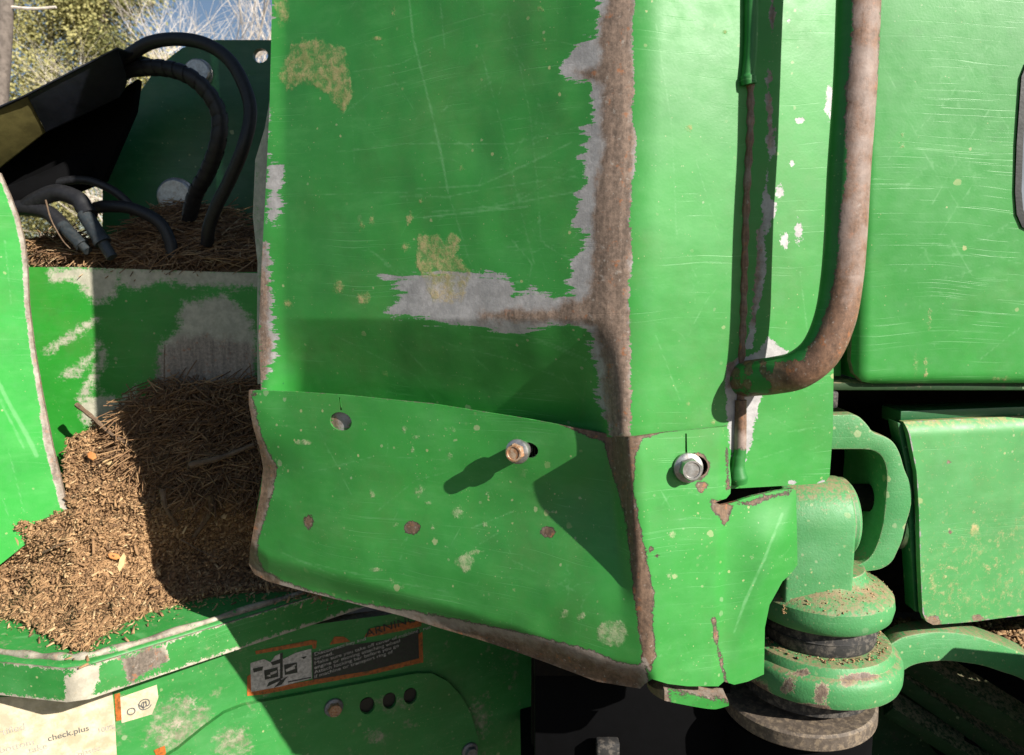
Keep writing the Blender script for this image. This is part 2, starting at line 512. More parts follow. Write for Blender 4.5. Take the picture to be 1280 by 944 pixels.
M['corner'] = paint('bright_green_paint', base=(.026, .29, .036), rough=.38, ragged=5, bare=(.40, .37, .31), brown=(.22, .17, .13), fade=.4, speck=.6)
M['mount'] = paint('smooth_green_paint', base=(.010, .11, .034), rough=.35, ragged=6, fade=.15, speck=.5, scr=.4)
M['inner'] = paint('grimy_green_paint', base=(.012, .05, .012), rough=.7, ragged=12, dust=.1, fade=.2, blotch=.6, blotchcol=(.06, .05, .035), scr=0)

def plain(name, col, rough=.5, metal=0.0, var=.25, scale=40, bump=.3, spec=.5, col2=None, amt=.5):
    s = N(name)
    n = s.noise(scale, 6, .65)
    c = s.mix(s.step(n, .3, .7), tuple(x * (1 - var) for x in col), tuple(min(1, x * (1 + var)) for x in col))
    if col2: c = s.mix(s.math('MULTIPLY', s.step(s.noise(scale * 1.7, 6, .7), .46, .62), amt), c, col2)
    return s.done(c, s.mixf(n, rough - .08, rough + .08), metal, s.noise(scale * 4, 4), .0006, spec, bump)
M['rubber'] = plain('dusty_black_rubber', (.022, .021, .021), .75, var=.3, scale=60, col2=(.20, .17, .14), amt=.45)
M['hose'] = plain('black_hose_rubber', (.010, .010, .012), .5, var=.2, scale=90, col2=(.03, .03, .03), amt=.3)
M['black'] = plain('black_steel', (.006, .008, .015), .5, scale=50, col2=(.02, .02, .024), amt=.25)
M['olive'] = plain('faded_olive_steel', (.10, .085, .028), .5, scale=30)
M['void'] = plain('shade_dark_steel', (.006, .0055, .005), .9, scale=30, col2=(.014, .011, .008), amt=.6, spec=.12)  # near-black tone stands in for shade inside the machine
M['pitch'] = plain('shade_black_steel', (.0016, .0016, .002), .9, scale=40, spec=.1)  # near-black tone paints shade on the boom underside and in the cavity
M['steel'] = plain('zinc_steel', (.42, .41, .40), .36, .8, scale=90, col2=(.25, .18, .12), amt=.35)
M['rustysteel'] = plain('rusty_bolt_steel', (.36, .18, .09), .6, .35, scale=120, col2=(.55, .47, .36), amt=.6)
M['dullsteel'] = plain('dull_grey_steel', (.20, .20, .21), .5, .4, scale=90, col2=(.12, .08, .06), amt=.4)
M['fitting'] = plain('dark_fitting_steel', (.04, .05, .056), .45, .3, scale=90, col2=(.10, .09, .08), amt=.3)
M['ringsteel'] = plain('muddy_ring_steel', (.12, .095, .075), .6, .2, scale=70, col2=(.30, .23, .16), amt=.7, bump=.7)
M['orange'] = plain('decal_orange', (.42, .11, .018), .5, scale=90, col2=(.03, .05, .015), amt=.6)
M['white'] = plain('decal_white', (.52, .48, .44), .5, scale=110, col2=(.16, .15, .12), amt=.45)
M['dblack'] = plain('decal_black', (.030, .028, .026), .5, scale=120, col2=(.012, .05, .014), amt=.55)
M['cream'] = plain('sticker_cream', (.56, .48, .34), .55, scale=28, col2=(.40, .33, .20), amt=.6)
M['ink'] = plain('grey_ink', (.10, .10, .10), .6, scale=150)
M['inklight'] = plain('faded_ink', (.36, .34, .30), .6, scale=150)
M['seal'] = plain('black_seal_rubber', (.008, .008, .008), .4, scale=60)
M['glass'] = plain('dark_vent_glass', (.16, .18, .21), .2, scale=10)

def vary(name, cols, rough=.85, scale=1.0, bump=.5):
    """per-piece colour from a stored 'tone' value"""
    s = N(name)
    r = s.new('ShaderNodeValToRGB'); s.put(r.inputs[0], s.attr('tone'))
    e = r.color_ramp.elements
    while len(e) < len(cols): e.new(.5)
    for i, (p, c) in enumerate(cols): e[i].position = p; e[i].color = (*c, 1)
    c = s.mix(s.math('MULTIPLY', s.noise(220 * scale, 4), .5), r.outputs[0], tuple(x * .5 for x in cols[0][1]))
    return s.done(c, rough, 0, s.noise(400 * scale, 3), .0006, .3, bump)
M['mulch'] = vary('brown_mulch', [(0, (.13, .072, .038)), (.45, (.37, .215, .105)), (.82, (.53, .325, .16)), (1, (.78, .57, .32))])
M['needle'] = vary('dry_pine_needles', [(0, (.10, .06, .035)), (.5, (.32, .18, .09)), (.85, (.52, .32, .16)), (1, (.62, .46, .28))])
M['leaf'] = vary('evergreen_foliage', [(0, (.15, .155, .055)), (.5, (.33, .31, .11)), (1, (.50, .45, .19))], .7, .2)
M['brush'] = vary('dry_brush', [(0, (.10, .075, .05)), (.5, (.22, .17, .12)), (1, (.34, .27, .20))], .8, .2)
M['bark'] = plain('grey_bark', (.16, .13, .11), .85, scale=25, col2=(.07, .055, .045), amt=.6, bump=1)
M['palebark'] = plain('pale_bark', (.70, .62, .54), .8, scale=25, col2=(.40, .34, .29), amt=.4)
M['twig'] = plain('brown_twig', (.12, .075, .045), .85, scale=60, col2=(.28, .20, .13), amt=.4, bump=.8)
M['chip'] = plain('orange_wood_chip', (.50, .20, .06), .8, scale=70, var=.2)
M['palechip'] = plain('tan_wood_chip', (.48, .33, .16), .8, scale=70, var=.2)
M['ground'] = plain('straw_ground', (.085, .065, .042), .95, scale=3, var=.4, col2=(.05, .055, .025), amt=.5)

# ------------------------------------------------------------------ setting
def sheet_ground():
    n = 60; g = np.linspace(-1, 1, n + 1); x = np.sign(g) * np.abs(g) ** 2.5 * 260
    X, Y = np.meshgrid(x, x); Z = vnoise(X * .3, Y * .3, 3) * .06 * np.clip((np.hypot(X, Y) - 3) / 4, 0, 1)
    V = np.stack([X.ravel(), Y.ravel(), Z.ravel()], 1)
    i = np.arange(n)[:, None] * (n + 1) + np.arange(n)[None]; i = i.ravel()
    o = mobj('ground', V, np.stack([i, i + 1, i + n + 2, i + n + 1], 1), M['ground'])
    tag(o, kind='structure')
sheet_ground()

# ------------------------------------------------------------------ main planes
C0 = Wp(785, 349, 0.93)
AL, BE = R(28), R(14)
YO = 0.06                                   # how far the left-hand frame stands behind the housing
PL = Pl(C0, (-math.sin(AL), -math.cos(AL), 0))
PR = Pl(C0, (math.sin(BE), -math.cos(BE), 0))

# skirt plate
SO = .014
PLs, PRs0 = PL.shift(SO), PR.shift(SO)
PRs = pl3(PLs.at(np.array([791.]), np.array([545.]))[0], PLs.at(np.array([816.]), np.array([855.]))[0], PRs0.at(np.array([1000.]), np.array([560.]))[0])
def skirt_corner(py): return 791 + (py - 545) * 25 / 310
def skirt_t(px, py):
    t = smax(PLs.t(px, py), PRs.t(px, py), .010)
    cx = skirt_corner(py)
    u = cx - px                                      # pixels left of the corner
    k = sstep(782, 600, py) 
    d = .041 * sstep(4, 34, u) * k * (1 - .75 * sstep(150, 460, u))
    # bottom edge rolls under, left edge flares
    yb = np.interp(px, [311, 335, 372, 444, 552, 640, 746, 800], [706, 727, 737, 755, 786, 813, 852, 862])
    e = yb - py
    d = d + .020 * sstep(34, 0, e) * sstep(-6, 20, u)
    d = d - .010 * sstep(360, 312, px) * sstep(560, 500, py)
    d = d + .012 * sstep(40, 0, np.abs(py - 585)) * sstep(380, 318, px)
    d = d + .0020 * vnoise(px / 80, py / 70, 21) * sstep(0, 60, u) + .0008 * vnoise(px / 30, py / 34, 22)
    # right lobe: a soft fold
    v = px - 903 - (py - 640) * -.03
    d = d + .006 * sstep(-8, 8, v) - .010 * sstep(8, 60, v) * sstep(620, 680, py) + .016 * sstep(60, 100, v + (py - 700) * .35)
    return t + d
def skirt_surf(px, py): return CAM + rays(px, py) * skirt_t(px, py)[..., None]
def housing_surf(px, py):
    t = smax(PL.t(px, py), PR.t(px, py), .026)
    lf = sstep(770, 700, px)
    # long dent that turns the lower strip of the left face inwards
    d = .050 * np.clip((py - 398) / 100, 0, 1.3) ** 1.15 * sstep(335, 390, px + (py - 400) * .12) * sstep(782, 725, px)
    d = d + .0022 * vnoise(px / 90, py / 90, 11) * lf + .0012 * vnoise(px / 35, py / 60, 12) * lf
    # slightly bulged left edge
    d = d - .010 * sstep(360, 325, px)
    # right part steps back where the second sheet starts
    d = d + .0006 * vnoise(px / 80, py / 80, 13)
    # below the skirt's top edge the sheet tucks in just behind the skirt
    tp_ = np.interp(px, [311, 370, 430, 540, 660, 740, 775, 795, 830, 909], [488, 490, 494, 505, 524, 539, 546, 546, 541, 533])
    k = sstep(4, 22, py - tp_) * sstep(915, 905, px)
    td = t + d
    ts = skirt_t(px, py) + .008
    td = np.where(k > 0, np.maximum(td * (1 - k) + ts * k, np.where(py > tp_ + 1, ts, 0)), td)
    t, d = td, 0
    return CAM + rays(px, py) * (t + d)[..., None]

HOUS = [(341, -240), (340, 0), (337, 130), (333, 220), (327, 330), (323, 420), (326, 480), (326, 530), (430, 550), (560, 556), (630, 548), (660, 550),
        (740, 568), (790, 576), (860, 566), (904, 562), (914, 611), (1020, 605), (1032, 602), (1037, 595), (1041, 540), (1044, 300), (1047, 0), (1050, -240)]
STRIP = [(752, -240), (750, 0), (744, 24), (747, 42), (724, 53), (703, 77), (705, 98), (740, 101), (737, 127), (740, 154), (726, 159), (737, 175), (724, 204),
         (734, 222), (718, 241), (724, 254), (710, 286), (740, 291), (724, 312), (716, 328), (710, 350), (718, 362), (692, 369), (665, 362), (644, 365), (639, 347),
         (612, 342), (581, 339), (533, 344), (496, 344), (472, 344), (506, 365), (480, 387), (500, 393), (528, 397), (544, 402), (597, 405), (628, 418), (665, 413),
         (692, 408), (713, 402), (732, 413), (742, 440), (745, 466), (747, 498), (755, 520), (770, 575), (789, 575), (788, 415), (786, 356), (790, 332), (788, 250),
         (794, 196), (795, 172), (790, 142), (793, 100), (790, 36), (793, 0), (793, -240)]
CORE = [(762, -240), (760, 0), (748, 90), (715, 88), (752, 105), (752, 200), (742, 300), (738, 370), (690, 388), (600, 392), (600, 398), (690, 400), (745, 408), (757, 460), (760, 520),
        (772, 575), (790, 575), (786, 356), (792, 200), (790, 100), (791, 0), (791, -240)]
def housing_masks(px, py):
    w = sdf(px, py, STRIP)
    # left edge wear
    w = np.maximum(w, sdf(px, py, [(336, 196), (350, 208), (354, 228), (352, 262), (344, 280), (332, 280)]))
    w = np.maximum(w, sdf(px, py, [(320, 300), (336, 300), (338, 350), (341, 372), (340, 400), (344, 425), (346, 440), (336, 460), (330, 490), (320, 490)]))
    w = np.maximum(w, sdf(px, py, [(905, 455), (945, 440), (960, 420), (985, 440), (952, 500), (938, 560), (928, 590), (918, 592), (912, 560), (908, 520)]) - 1)
    # weld scar along the seam, under the handle's shadow
    w = np.maximum(w, sdf(px, py, [(964, -240), (974, -240), (970, 60), (966, 110), (970, 150), (974, 190), (962, 210), (962, 240), (976, 255), (960, 290), (962, 340), (952, 390), (945, 440), (924, 440), (936, 390), (942, 300), (950, 255), (956, 200), (954, 120), (960, 60)]) - 4 + 3.5 * vnoise(px / 9, py / 16, 66))
    w = np.maximum(w, blobs(px, py, [(1037, 128, 5, 4), (998, 288, 4, 3.4), (981, 301, 5, 2), (1000, 151, 6, .6), (986, 26, 3), (990, 205, 3), (975, 240, 4, 2), (426, 527, 14), (1028, 605, 5), (990, 603, 5, .5)]))
    r = sdf(px, py, CORE) + 3
    r = np.maximum(r, sdf(px, py, [(320, 300), (332, 300), (336, 372), (338, 440), (330, 490), (320, 490)]))
    r = np.maximum(r, strokes(px, py, [(5, [(968, -20), (965, 60), (962, 180)]), (6, [(948, 270), (940, 400)]), (5, [(916, 440), (912, 480)])]))
    r = np.maximum(r, blobs(px, py, [(418, 530, 10), (436, 538, 8)]))
    m = sdf(px, py, [(348, 96), (365, 55), (395, 48), (432, 60), (436, 90), (442, 120), (428, 142), (410, 118), (385, 103), (360, 112)])
    m = np.maximum(m, sdf(px, py, [(520, 330), (522, 295), (545, 292), (556, 304), (564, 290), (575, 298), (570, 318), (590, 340), (578, 378), (540, 378)]))
    m = np.maximum(m, blobs(px, py, [(352, 12, 9, 2), (490, 12, 3, 2), (423, 360, 6, 1.3), (455, 372, 8), (512, 272, 4, 2), (506, 308, 4, 1.6), (452, 278, 2, 3), (465, 278, 2, 3), (527, 253, 3), (577, 210, 3),
                                     (680, 50, 2.5), (679, 55, 2), (470, 48, 5, .5), (480, 466, 3), (675, 10, 3), (860, 160, 4), (905, 40, 3), (360, 380, 5), (860, 505, 2.5), (893, 528, 3)]))
    sc = [(1.6, [(505, -60), (517, 50), (537, 130), (551, 190), (560, 240)]), (1.0, [(560, 240), (585, 320), (592, 340)]),
          (1.2, [(520, 236), (600, 232), (660, 205), (715, 178)]), (1.2, [(540, 265), (620, 258), (720, 240)]), (1.5, [(530, 272), (600, 264), (660, 258)]),
          (1.0, [(500, 246), (560, 246), (610, 236), (720, 220)]), (1.0, [(590, 268), (650, 250), (725, 205)]), (.9, [(645, 60), (662, 140), (672, 230), (676, 300)]),
          (.9, [(600, 60), (625, 150), (650, 260), (668, 330)]), (.9, [(460, 310), (500, 345), (530, 372)]), (.9, [(470, 318), (515, 352)]), (.8, [(480, 330), (540, 380)]), (.9, [(550, 0), (556, 60)]),
          (.8, [(630, 60), (690, 50), (735, 60)]), (1.0, [(440, 90), (500, 80), (540, 60)]), (.8, [(420, 150), (470, 110), (520, 100)]), (.8, [(420, 190), (500, 180), (640, 180), (720, 160)]),
          (.8, [(360, 245), (500, 240), (560, 248)]), (1.0, [(640, 300), (665, 330), (660, 360)]), (.9, [(680, 305), (700, 318), (712, 322)]), (.8, [(560, 430), (640, 450), (720, 480)]), (.8, [(600, 420), (680, 430), (740, 455)]),
          (1.3, [(640, 415), (690, 430), (735, 450)]), (.8, [(420, 420), (520, 470), (560, 520)]), (.8, [(500, 430), (540, 470)]), (.8, [(820, 30), (840, 160), (846, 300)]), (.7, [(870, 200), (900, 300)]), (.7, [(860, 420), (880, 380), (905, 350)]),
          (1.0, [(985, 540), (1030, 533)]), (.8, [(960, 520), (1000, 540)]), (.8, [(945, 575), (990, 560)]), (.8, [(820, 420), (850, 500)]), (.9, [(1000, 340), (1010, 420)])]
    sc = [(a - .1, b) for a, b in sc] + random_scratches(1, 45, (500, 120, 720, 420), -.25, .25) + random_scratches(2, 35, (350, 0, 700, 500), .1, .9) + random_scratches(3, 14, (380, 400, 740, 510), .4, .3) + random_scratches(4, 26, (800, 0, 930, 540), -.6, .8, 15, 70) + random_scratches(5, 14, (950, 480, 1030, 600), -.1, .3, 15, 60) + random_scratches(6, 10, (400, -60, 700, 60), 1.35, .15, 60, 200)
    return {'wear': w, 'rust': r, 'mud': m, 'scr': strokes(px, py, sc), 'spike': sstep(790, 745, px) * .9 + .08}

housing = thing('loader_housing', 'tall green steel housing with bare rusty corner, grab handle and bolted skirt plate', 'machine housing', tuple(Wp(785, 860, .93) * [1, 1, 0]))
plate('corner_panel', HOUS, housing_surf, .008, M['panel'], housing, step=2.6, masks=housing_masks, edge=-3.0, back=(.05, 1, 0))
def above(surf, px, z=3.5):
    p = surf(np.array([float(px)]), np.array([-240.]))[0].copy(); p[2] = z
    return tuple(float(v) for v in proj(p))
UPP = [above(PL.at, 341), (341, -240), (1050, -240), above(PR.at, 1050)]
plate('upper_panel', UPP, lambda x, y: CAM + rays(x, y) * smax(PL.t(x, y), PR.t(x, y), .026)[..., None], .008, M['hood'], housing, step=24, rimwear=-40, back=(.05, 1, 0))
# folded rear flange and closing walls so that the housing has a body
plate('rear_flange', [(352, -240), (340, 60), (338, 120), (331, 160), (319, 200), (316, 270), (322, 330), (321, 420), (322, 480), (350, 480), (352, 120)],
      lambda x, y: PL.shift(-.035).at(x, y), .006, M['pan'], housing, step=6, edge=6,
      masks=lambda x, y: {'wear': sdf(x, y, [(312, 150), (345, 150), (345, 300), (316, 330)]) - 6})
def wall_back(name, pts, off, mat, par):
    A = np.array(pts); B = A + np.array(off); n = len(A)
    V = np.concatenate([A, B]); Fc = [(i, i + 1, n + i + 1, n + i) for i in range(n - 1)]
    C = V + np.array([.006, 0, .0])
    V2 = np.concatenate([V, C]); m = 2 * n
    Fc2 = Fc + [(a + m, d + m, c + m, b + m) for a, b, c, d in Fc]
    Fc2 += [(0, n, n + m, m), (n - 1, n - 1 + m, 2 * n - 1 + m, 2 * n - 1)]
    Fc2 += [(i, i + m, i + 1 + m, i + 1) for i in range(n - 1)] + [(n + i, n + i + 1, n + i + 1 + m, n + i + m) for i in range(n - 1)]
    return mobj(name, V2, Fc2, mat, par, False)
lft = np.array([above(PL.shift(-.012).at, 356), (356, -240), (356, 0), (352, 130), (350, 330), (350, 480)], float)
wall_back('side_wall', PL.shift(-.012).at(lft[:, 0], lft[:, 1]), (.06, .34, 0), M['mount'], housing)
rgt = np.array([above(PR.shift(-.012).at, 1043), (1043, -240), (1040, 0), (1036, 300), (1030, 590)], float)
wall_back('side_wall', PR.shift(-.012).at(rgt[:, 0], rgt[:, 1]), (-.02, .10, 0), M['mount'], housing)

SK_BOT = [(815, 849), (806, 855), (800, 861), (746, 852), (682, 828), (640, 813), (597, 799), (552, 786), (502, 770), (444, 755), (372, 737), (335, 727), (318, 718), (311, 706)]
SKIRT = ([(311, 488), (370, 490), (430, 494), (540, 505), (660, 524), (740, 539), (775, 546), (795, 546), (830, 541), (880, 536), (909, 533), (910, 560), (914, 602), (913, 617), (908, 623), (900, 626), (893, 629),
          (901, 632), (917, 628), (938, 621), (970, 614), (992, 611), (995, 614), (996, 655), (997, 706), (989, 717), (978, 727), (971, 740), (962, 756), (956, 785), (955, 843), (935, 852), (918, 856), (905, 852), (898, 858), (880, 858), (860, 858), (835, 855)]
         + SK_BOT + [(313, 683), (318, 655), (326, 615), (329, 585), (325, 564), (316, 532), (311, 505)])
def ell(cx, cy, rx, ry, rot=0, n=20):
    a = np.arange(n) * 2 * math.pi / n; c, s = math.cos(rot), math.sin(rot)
    x, y = rx * np.cos(a), ry * np.sin(a)
    return np.stack([cx + x * c - y * s, cy + x * s + y * c], 1)
def skirt_masks(px, py):
    left = [(300, 480), (316, 480), (316, 494), (320, 514), (327, 543), (340, 572), (348, 584), (341, 615), (334, 640), (323, 672), (322, 694), (329, 712), (354, 726), (386, 737), (386, 760), (300, 730)]
    bot = [(440, 752), (508, 762), (567, 773), (611, 782), (640, 788), (665, 794), (703, 803), (742, 813), (771, 826), (797, 832), (806, 826), (812, 858), (800, 880), (640, 830), (440, 770), (354, 740), (354, 728)]
    cor = [(700, 530), (716, 537), (754, 553), (763, 585), (780, 640), (786, 686), (792, 737), (799, 797), (803, 826), (812, 840), (820, 822), (816, 775), (818, 741), (812, 712), (803, 669), (792, 614), (795, 568), (803, 549), (830, 540), (800, 530)]
    w = np.maximum(np.maximum(sdf(px, py, left), sdf(px, py, bot)), sdf(px, py, cor))
    w = np.maximum(w, sdf(px, py, [(888, 626), (905, 626), (915, 634), (912, 650), (904, 658), (899, 645), (890, 640)]))
    w = np.maximum(w, sdf(px, py, [(917, 629), (992, 611), (985, 620), (960, 625), (940, 634), (925, 632)]) - 1)
    w = np.maximum(w, strokes(px, py, [(3, [(892, 775), (895, 800)]), (1.6, [(895, 800), (902, 830), (909, 858)]), (1.6, [(908, 560), (911, 612)])]))
    w = np.maximum(w, blobs(px, py, [(515, 660, 10, .85), (386, 653, 6, 1.4), (684, 665, 9, .8), (877, 607, 8, .6), (875, 612, 4), (318, 494, 3), (814, 686, 3), (822, 694, 3)]))
    w = np.maximum(w, blobs(px, py, [(870, 583, 19, .95)]) - 1.5)
    r = np.maximum(w, -40) + 4 - 14 * (sdf(px, py, bot) > -4) - 5 * (sdf(px, py, left) > -4)
    m = blobs(px, py, [(455, 530, 5), (504, 537, 6), (519, 545, 6), (516, 563, 5, 1.6), (557, 536, 3), (567, 537, 5), (562, 569, 7), (544, 585, 4), (525, 613, 9), (536, 628, 6), (572, 641, 10), (540, 660, 6), (494, 656, 5), (581, 703, 15),
                       (491, 726, 6), (502, 734, 6), (466, 618, 6), (655, 592, 8), (610, 616, 5), (638, 726, 4), (606, 656, 6, 1.4), (408, 580, 4, .5), (684, 732, 7), (706, 767, 8), (727, 771, 9), (765, 792, 22, .9), (710, 651, 5, 1.8),
                       (840, 669, 7), (874, 696, 5), (860, 694, 4), (837, 720, 6), (848, 721, 4), (940, 697, 5), (355, 532, 7, .5), (380, 553, 14, .35), (470, 712, 12, .3), (640, 640, 4), (596, 690, 10, .4), (850, 770, 4), (868, 830, 4), (823, 640, 4), (940, 800, 5), (700, 690, 4), (430, 660, 4, .6), (690, 640, 7, .5)]) - 3.0
    sc = [(1.0, [(590, 660), (640, 640)]), (.9, [(600, 680), (625, 665)]), (.9, [(470, 640), (520, 600), (560, 590)]), (.8, [(390, 590), (470, 570), (560, 575)]), (.8, [(500, 700), (510, 670)]), (.8, [(400, 540), (440, 620)]), (.8, [(370, 700), (480, 725), (560, 740)]),
          (2.0, [(978, 642), (955, 700), (930, 755), (918, 790)]), (.8, [(760, 560), (770, 600)]), (.8, [(640, 700), (720, 740)]), (.8, [(850, 650), (880, 640)]), (.8, [(825, 610), (840, 640)]), (.9, [(350, 690), (420, 720)]), (.7, [(560, 690), (575, 660)])]  # widest stroke paints the lobe's highlight streak
    sc = [(a - .1, b) for a, b in sc] + random_scratches(11, 45, (340, 500, 780, 820), -.4, .7, 12, 60, .4) + random_scratches(12, 25, (810, 560, 980, 840), -.5, .8, 10, 50, .4) + random_scratches(13, 14, (560, 640, 760, 760), 1.4, .25, 20, 60)
    return {'wear': w, 'rust': r, 'mud': m, 'scr': strokes(px, py, sc)}
SLOT = ell(426, 527, 14, 11.5, .35)
HOLE_A = ell(660, 563, 13, 10, .2)
HOLE_B = ell(868, 583, 17, 14, .1)
plate('skirt_plate', SKIRT, skirt_surf, .006, M['skirt'], housing, holes=[SLOT, HOLE_A, HOLE_B, [(423.5, 497), (425.5, 497), (427.5, 513), (425, 513)], [(856.5, 542), (858.5, 542), (859, 566), (856.5, 566)]], step=2.8, masks=skirt_masks, edge=-2.0, rimwear=None, back=(.05, 1, 0))
# torn, curled tab under the corner
tp = spline([(809, 852), (812, 860), (826, 868), (860, 876), (890, 881), (911, 880)], 6)
def tab():
    V = []; n = len(tp)
    Y = np.interp(tp[:, 0], [806, 830, 911], [.945, .905, .935])
    hh = np.interp(tp[:, 0], [806, 830, 895, 911], [4, 13, 11, 5])
    for i in range(n):
        a = Wp(tp[i, 0], tp[i, 1] - hh[i] * .5, Y[i]); b = Wp(tp[i, 0], tp[i, 1] + hh[i] * .5, Y[i] + .004)
        V += [a, b, b + [0, .008, 0], a + [0, .03 + .00 * i, .002]]
    Fc = []
    for i in range(n - 1):
        for j in range(4):
            k = (j + 1) % 4
            Fc.append((i * 4 + j, (i + 1) * 4 + j, (i + 1) * 4 + k, i * 4 + k))
    Fc += [(0, 1, 2, 3), tuple((n - 1) * 4 + j for j in (3, 2, 1, 0))]
    V = np.array(V); px, py = proj(V)
    wr = np.where(np.arange(len(V)) % 4 >= 2, 6., -3.); wr = np.maximum(wr, 836 - px); wr = np.where(np.arange(len(V)) % 4 == 0, np.maximum(wr, -.5), wr)
    mobj('bent_tab', V, Fc, M['skirt'], housing, True, {'wear': wr, 'rust': wr - 3}, 30)
tab()

plate('skirt_return', [(329, 588), (345, 588), (345, 690), (316, 690), (318, 655), (323, 625)], lambda x, y: CAM + rays(x, y) * (skirt_t(np.full_like(x, 345.), y) + .02 + (345 - x) * .0012)[..., None], .004, M['skirt'], housing, step=6, rimwear=2)
# bolts
def bolt(c, n, rh, hh, mat, wmat, par, label=None, stand=.0):
    n = Vector(n).normalized()
    q = Vector((0, 0, 1)).rotation_difference(n)
    def P(x, y, z): return tuple(q @ Vector((x, y, z)) + Vector(c))
    V = []; a0 = .35
    for r, z in ((rh, .006), (rh, hh * .86), (rh * .86, hh), (rh * .70, hh), (rh * .64, hh - .0012), (.001, hh - .0010)):
        for j in range(24):
            a = 2 * math.pi * j / 24
            hx = math.cos(math.pi / 6) / math.cos(((a) % (math.pi / 3)) - math.pi / 6) if r > rh * .95 else (1.0 if r < rh * .95 else 1)
            V.append(P(r * hx * math.cos(a + a0), r * hx * math.sin(a + a0), z))
    Fc = []
    for i in range(5):
        for j in range(24):
            k = (j + 1) % 24
            Fc.append((i * 24 + j, i * 24 + k, (i + 1) * 24 + k, (i + 1) * 24 + j))
    Fc.append(tuple(5 * 24 + j for j in range(24))); Fc.append(tuple(range(24))[::-1])
    b = mobj('bolt', V, Fc, mat, par, True, None, 28)
    if label: b['label'] = label
    base = Vector(c)
    lathe('washer', [(rh * .9, -stand), (rh * .95, 0), (rh * 1.34, .0), (rh * 1.38, .002), (rh * 1.32, .005), (rh * 1.02, .0075)], tuple(base), wmat, b, 32, tuple(n))
    return b
pA = skirt_surf(np.array([655.]), np.array([561.]))[0]
nL = Vector(PL.n); nR = Vector(PRs.n)
bolt(tuple(Vector(pA) + nL * .018), nL + Vector((.12, 0, .04)), .0128, .018, M['rustysteel'], M['steel'], housing, 'rusty hex bolt standing proud of the skirt plate', .03)
pB = skirt_surf(np.array([858.]), np.array([584.]))[0]
bolt(tuple(Vector(pB) + nR * .003), nR + Vector((-.22, 0, 0)), .0142, .021, M['steel'], M['steel'], housing, 'shiny hex bolt in the slot near the corner', .02)
lathe('bushing', [(.004, 0), (.012, 0), (.0135, .002), (.0135, .012), (.010, .012)], tuple(skirt_surf(np.array([429.]), np.array([531.]))[0] + np.array([0, .012, 0])), M['rustysteel'], housing, 20, tuple(-nL))

# grab handle: worn steel tube
def rail():
    pts = np.array([(1120, -900), (1086, -240), (1076, -60), (1073, 0), (1069, 100), (1061, 212), (1057, 290), (1052, 350), (1043, 400), (1025, 440), (998, 462), (970, 469), (945, 472), (925, 474)], float)
    h = np.array([.093, .093, .093, .093, .093, .093, .093, .092, .090, .084, .070, .046, .018, -.012])
    P = np.array([PR.shift(hh).at(np.array([x]), np.array([y]))[0] for (x, y), hh in zip(pts, h)])
    P = spline(P, 10)
    rr = np.full(len(P), .0238)
    def at(px, py):
        pc = spline(pts, 10)
        # signed side: to the right of the path = worn
        xl = np.interp(py, [-240, 0, 60, 110, 180, 212, 260, 330, 380, 420, 450, 470], [1064, 1066, 1064, 1056, 1057, 1058, 1050, 1046, 1036, 1020, 1004, 962])
        w = px - xl
        w = np.where(py > 440, np.maximum(w * .4, np.minimum(py - 452, px - 955) * .8), w)
        w = np.where((px < 968) & (py > 430), 9 * vnoise(px / 9, py / 8, 78) + 1, w)
        w = np.minimum(w, 40)
        xr = np.interp(py, [-240, 0, 212, 340, 400, 460], [1130, 1101, 1091, 1084, 1078, 1046])
        w = np.minimum(w, (xr - px) * 1.2 + 2)
        r = -1 + 11 * sstep(300, 440, py) + 6 * vnoise(px / 12, py / 22, 77)
        return {'wear': w, 'rust': r}
    tube('grab_handle', P, rr, M['rail'], housing, 28, True, at)
rail()
# seam bead and rod on the right face
def on_right(pts, h=.0):
    A = np.array(pts, float)
    return np.array([PR.shift(h).at(np.array([x]), np.array([y]))[0] for x, y in A])
tube('seam_rod', spline(on_right([(939, -240), (939, 0), (938, 60), (936, 85), (935, 96), (936, 106)], .004), 6), np.concatenate([np.full(19, .0085), np.linspace(.0085, .0085, 5), np.full(7, .0100)])[:31], M['rail'], housing, 12)
wb = spline(on_right([(938, 100), (938, 160), (934, 230), (931, 320), (929, 400), (926, 470), (925, 540), (924, 560)], .001), 8)
tube('weld_bead', wb, .0045 + .0012 * np.sin(np.arange(len(wb)) * 2.1), M['rail'], housing, 8, True, {'wear': 4.0, 'rust': 3.0})
ws = spline(on_right([(926, 500), (925, 560), (923, 575), (922, 590), (923, 604)], .003), 8)
tube('seam_stub', ws, np.interp(np.arange(len(ws)), [0, 12, 20, 28, len(ws)], [.0075, .0085, .009, .013, .011]), M['rail'], housing, 14, True, lambda px, py: {'wear': 562 - py + 0 * px, 'rust': 540 - py})

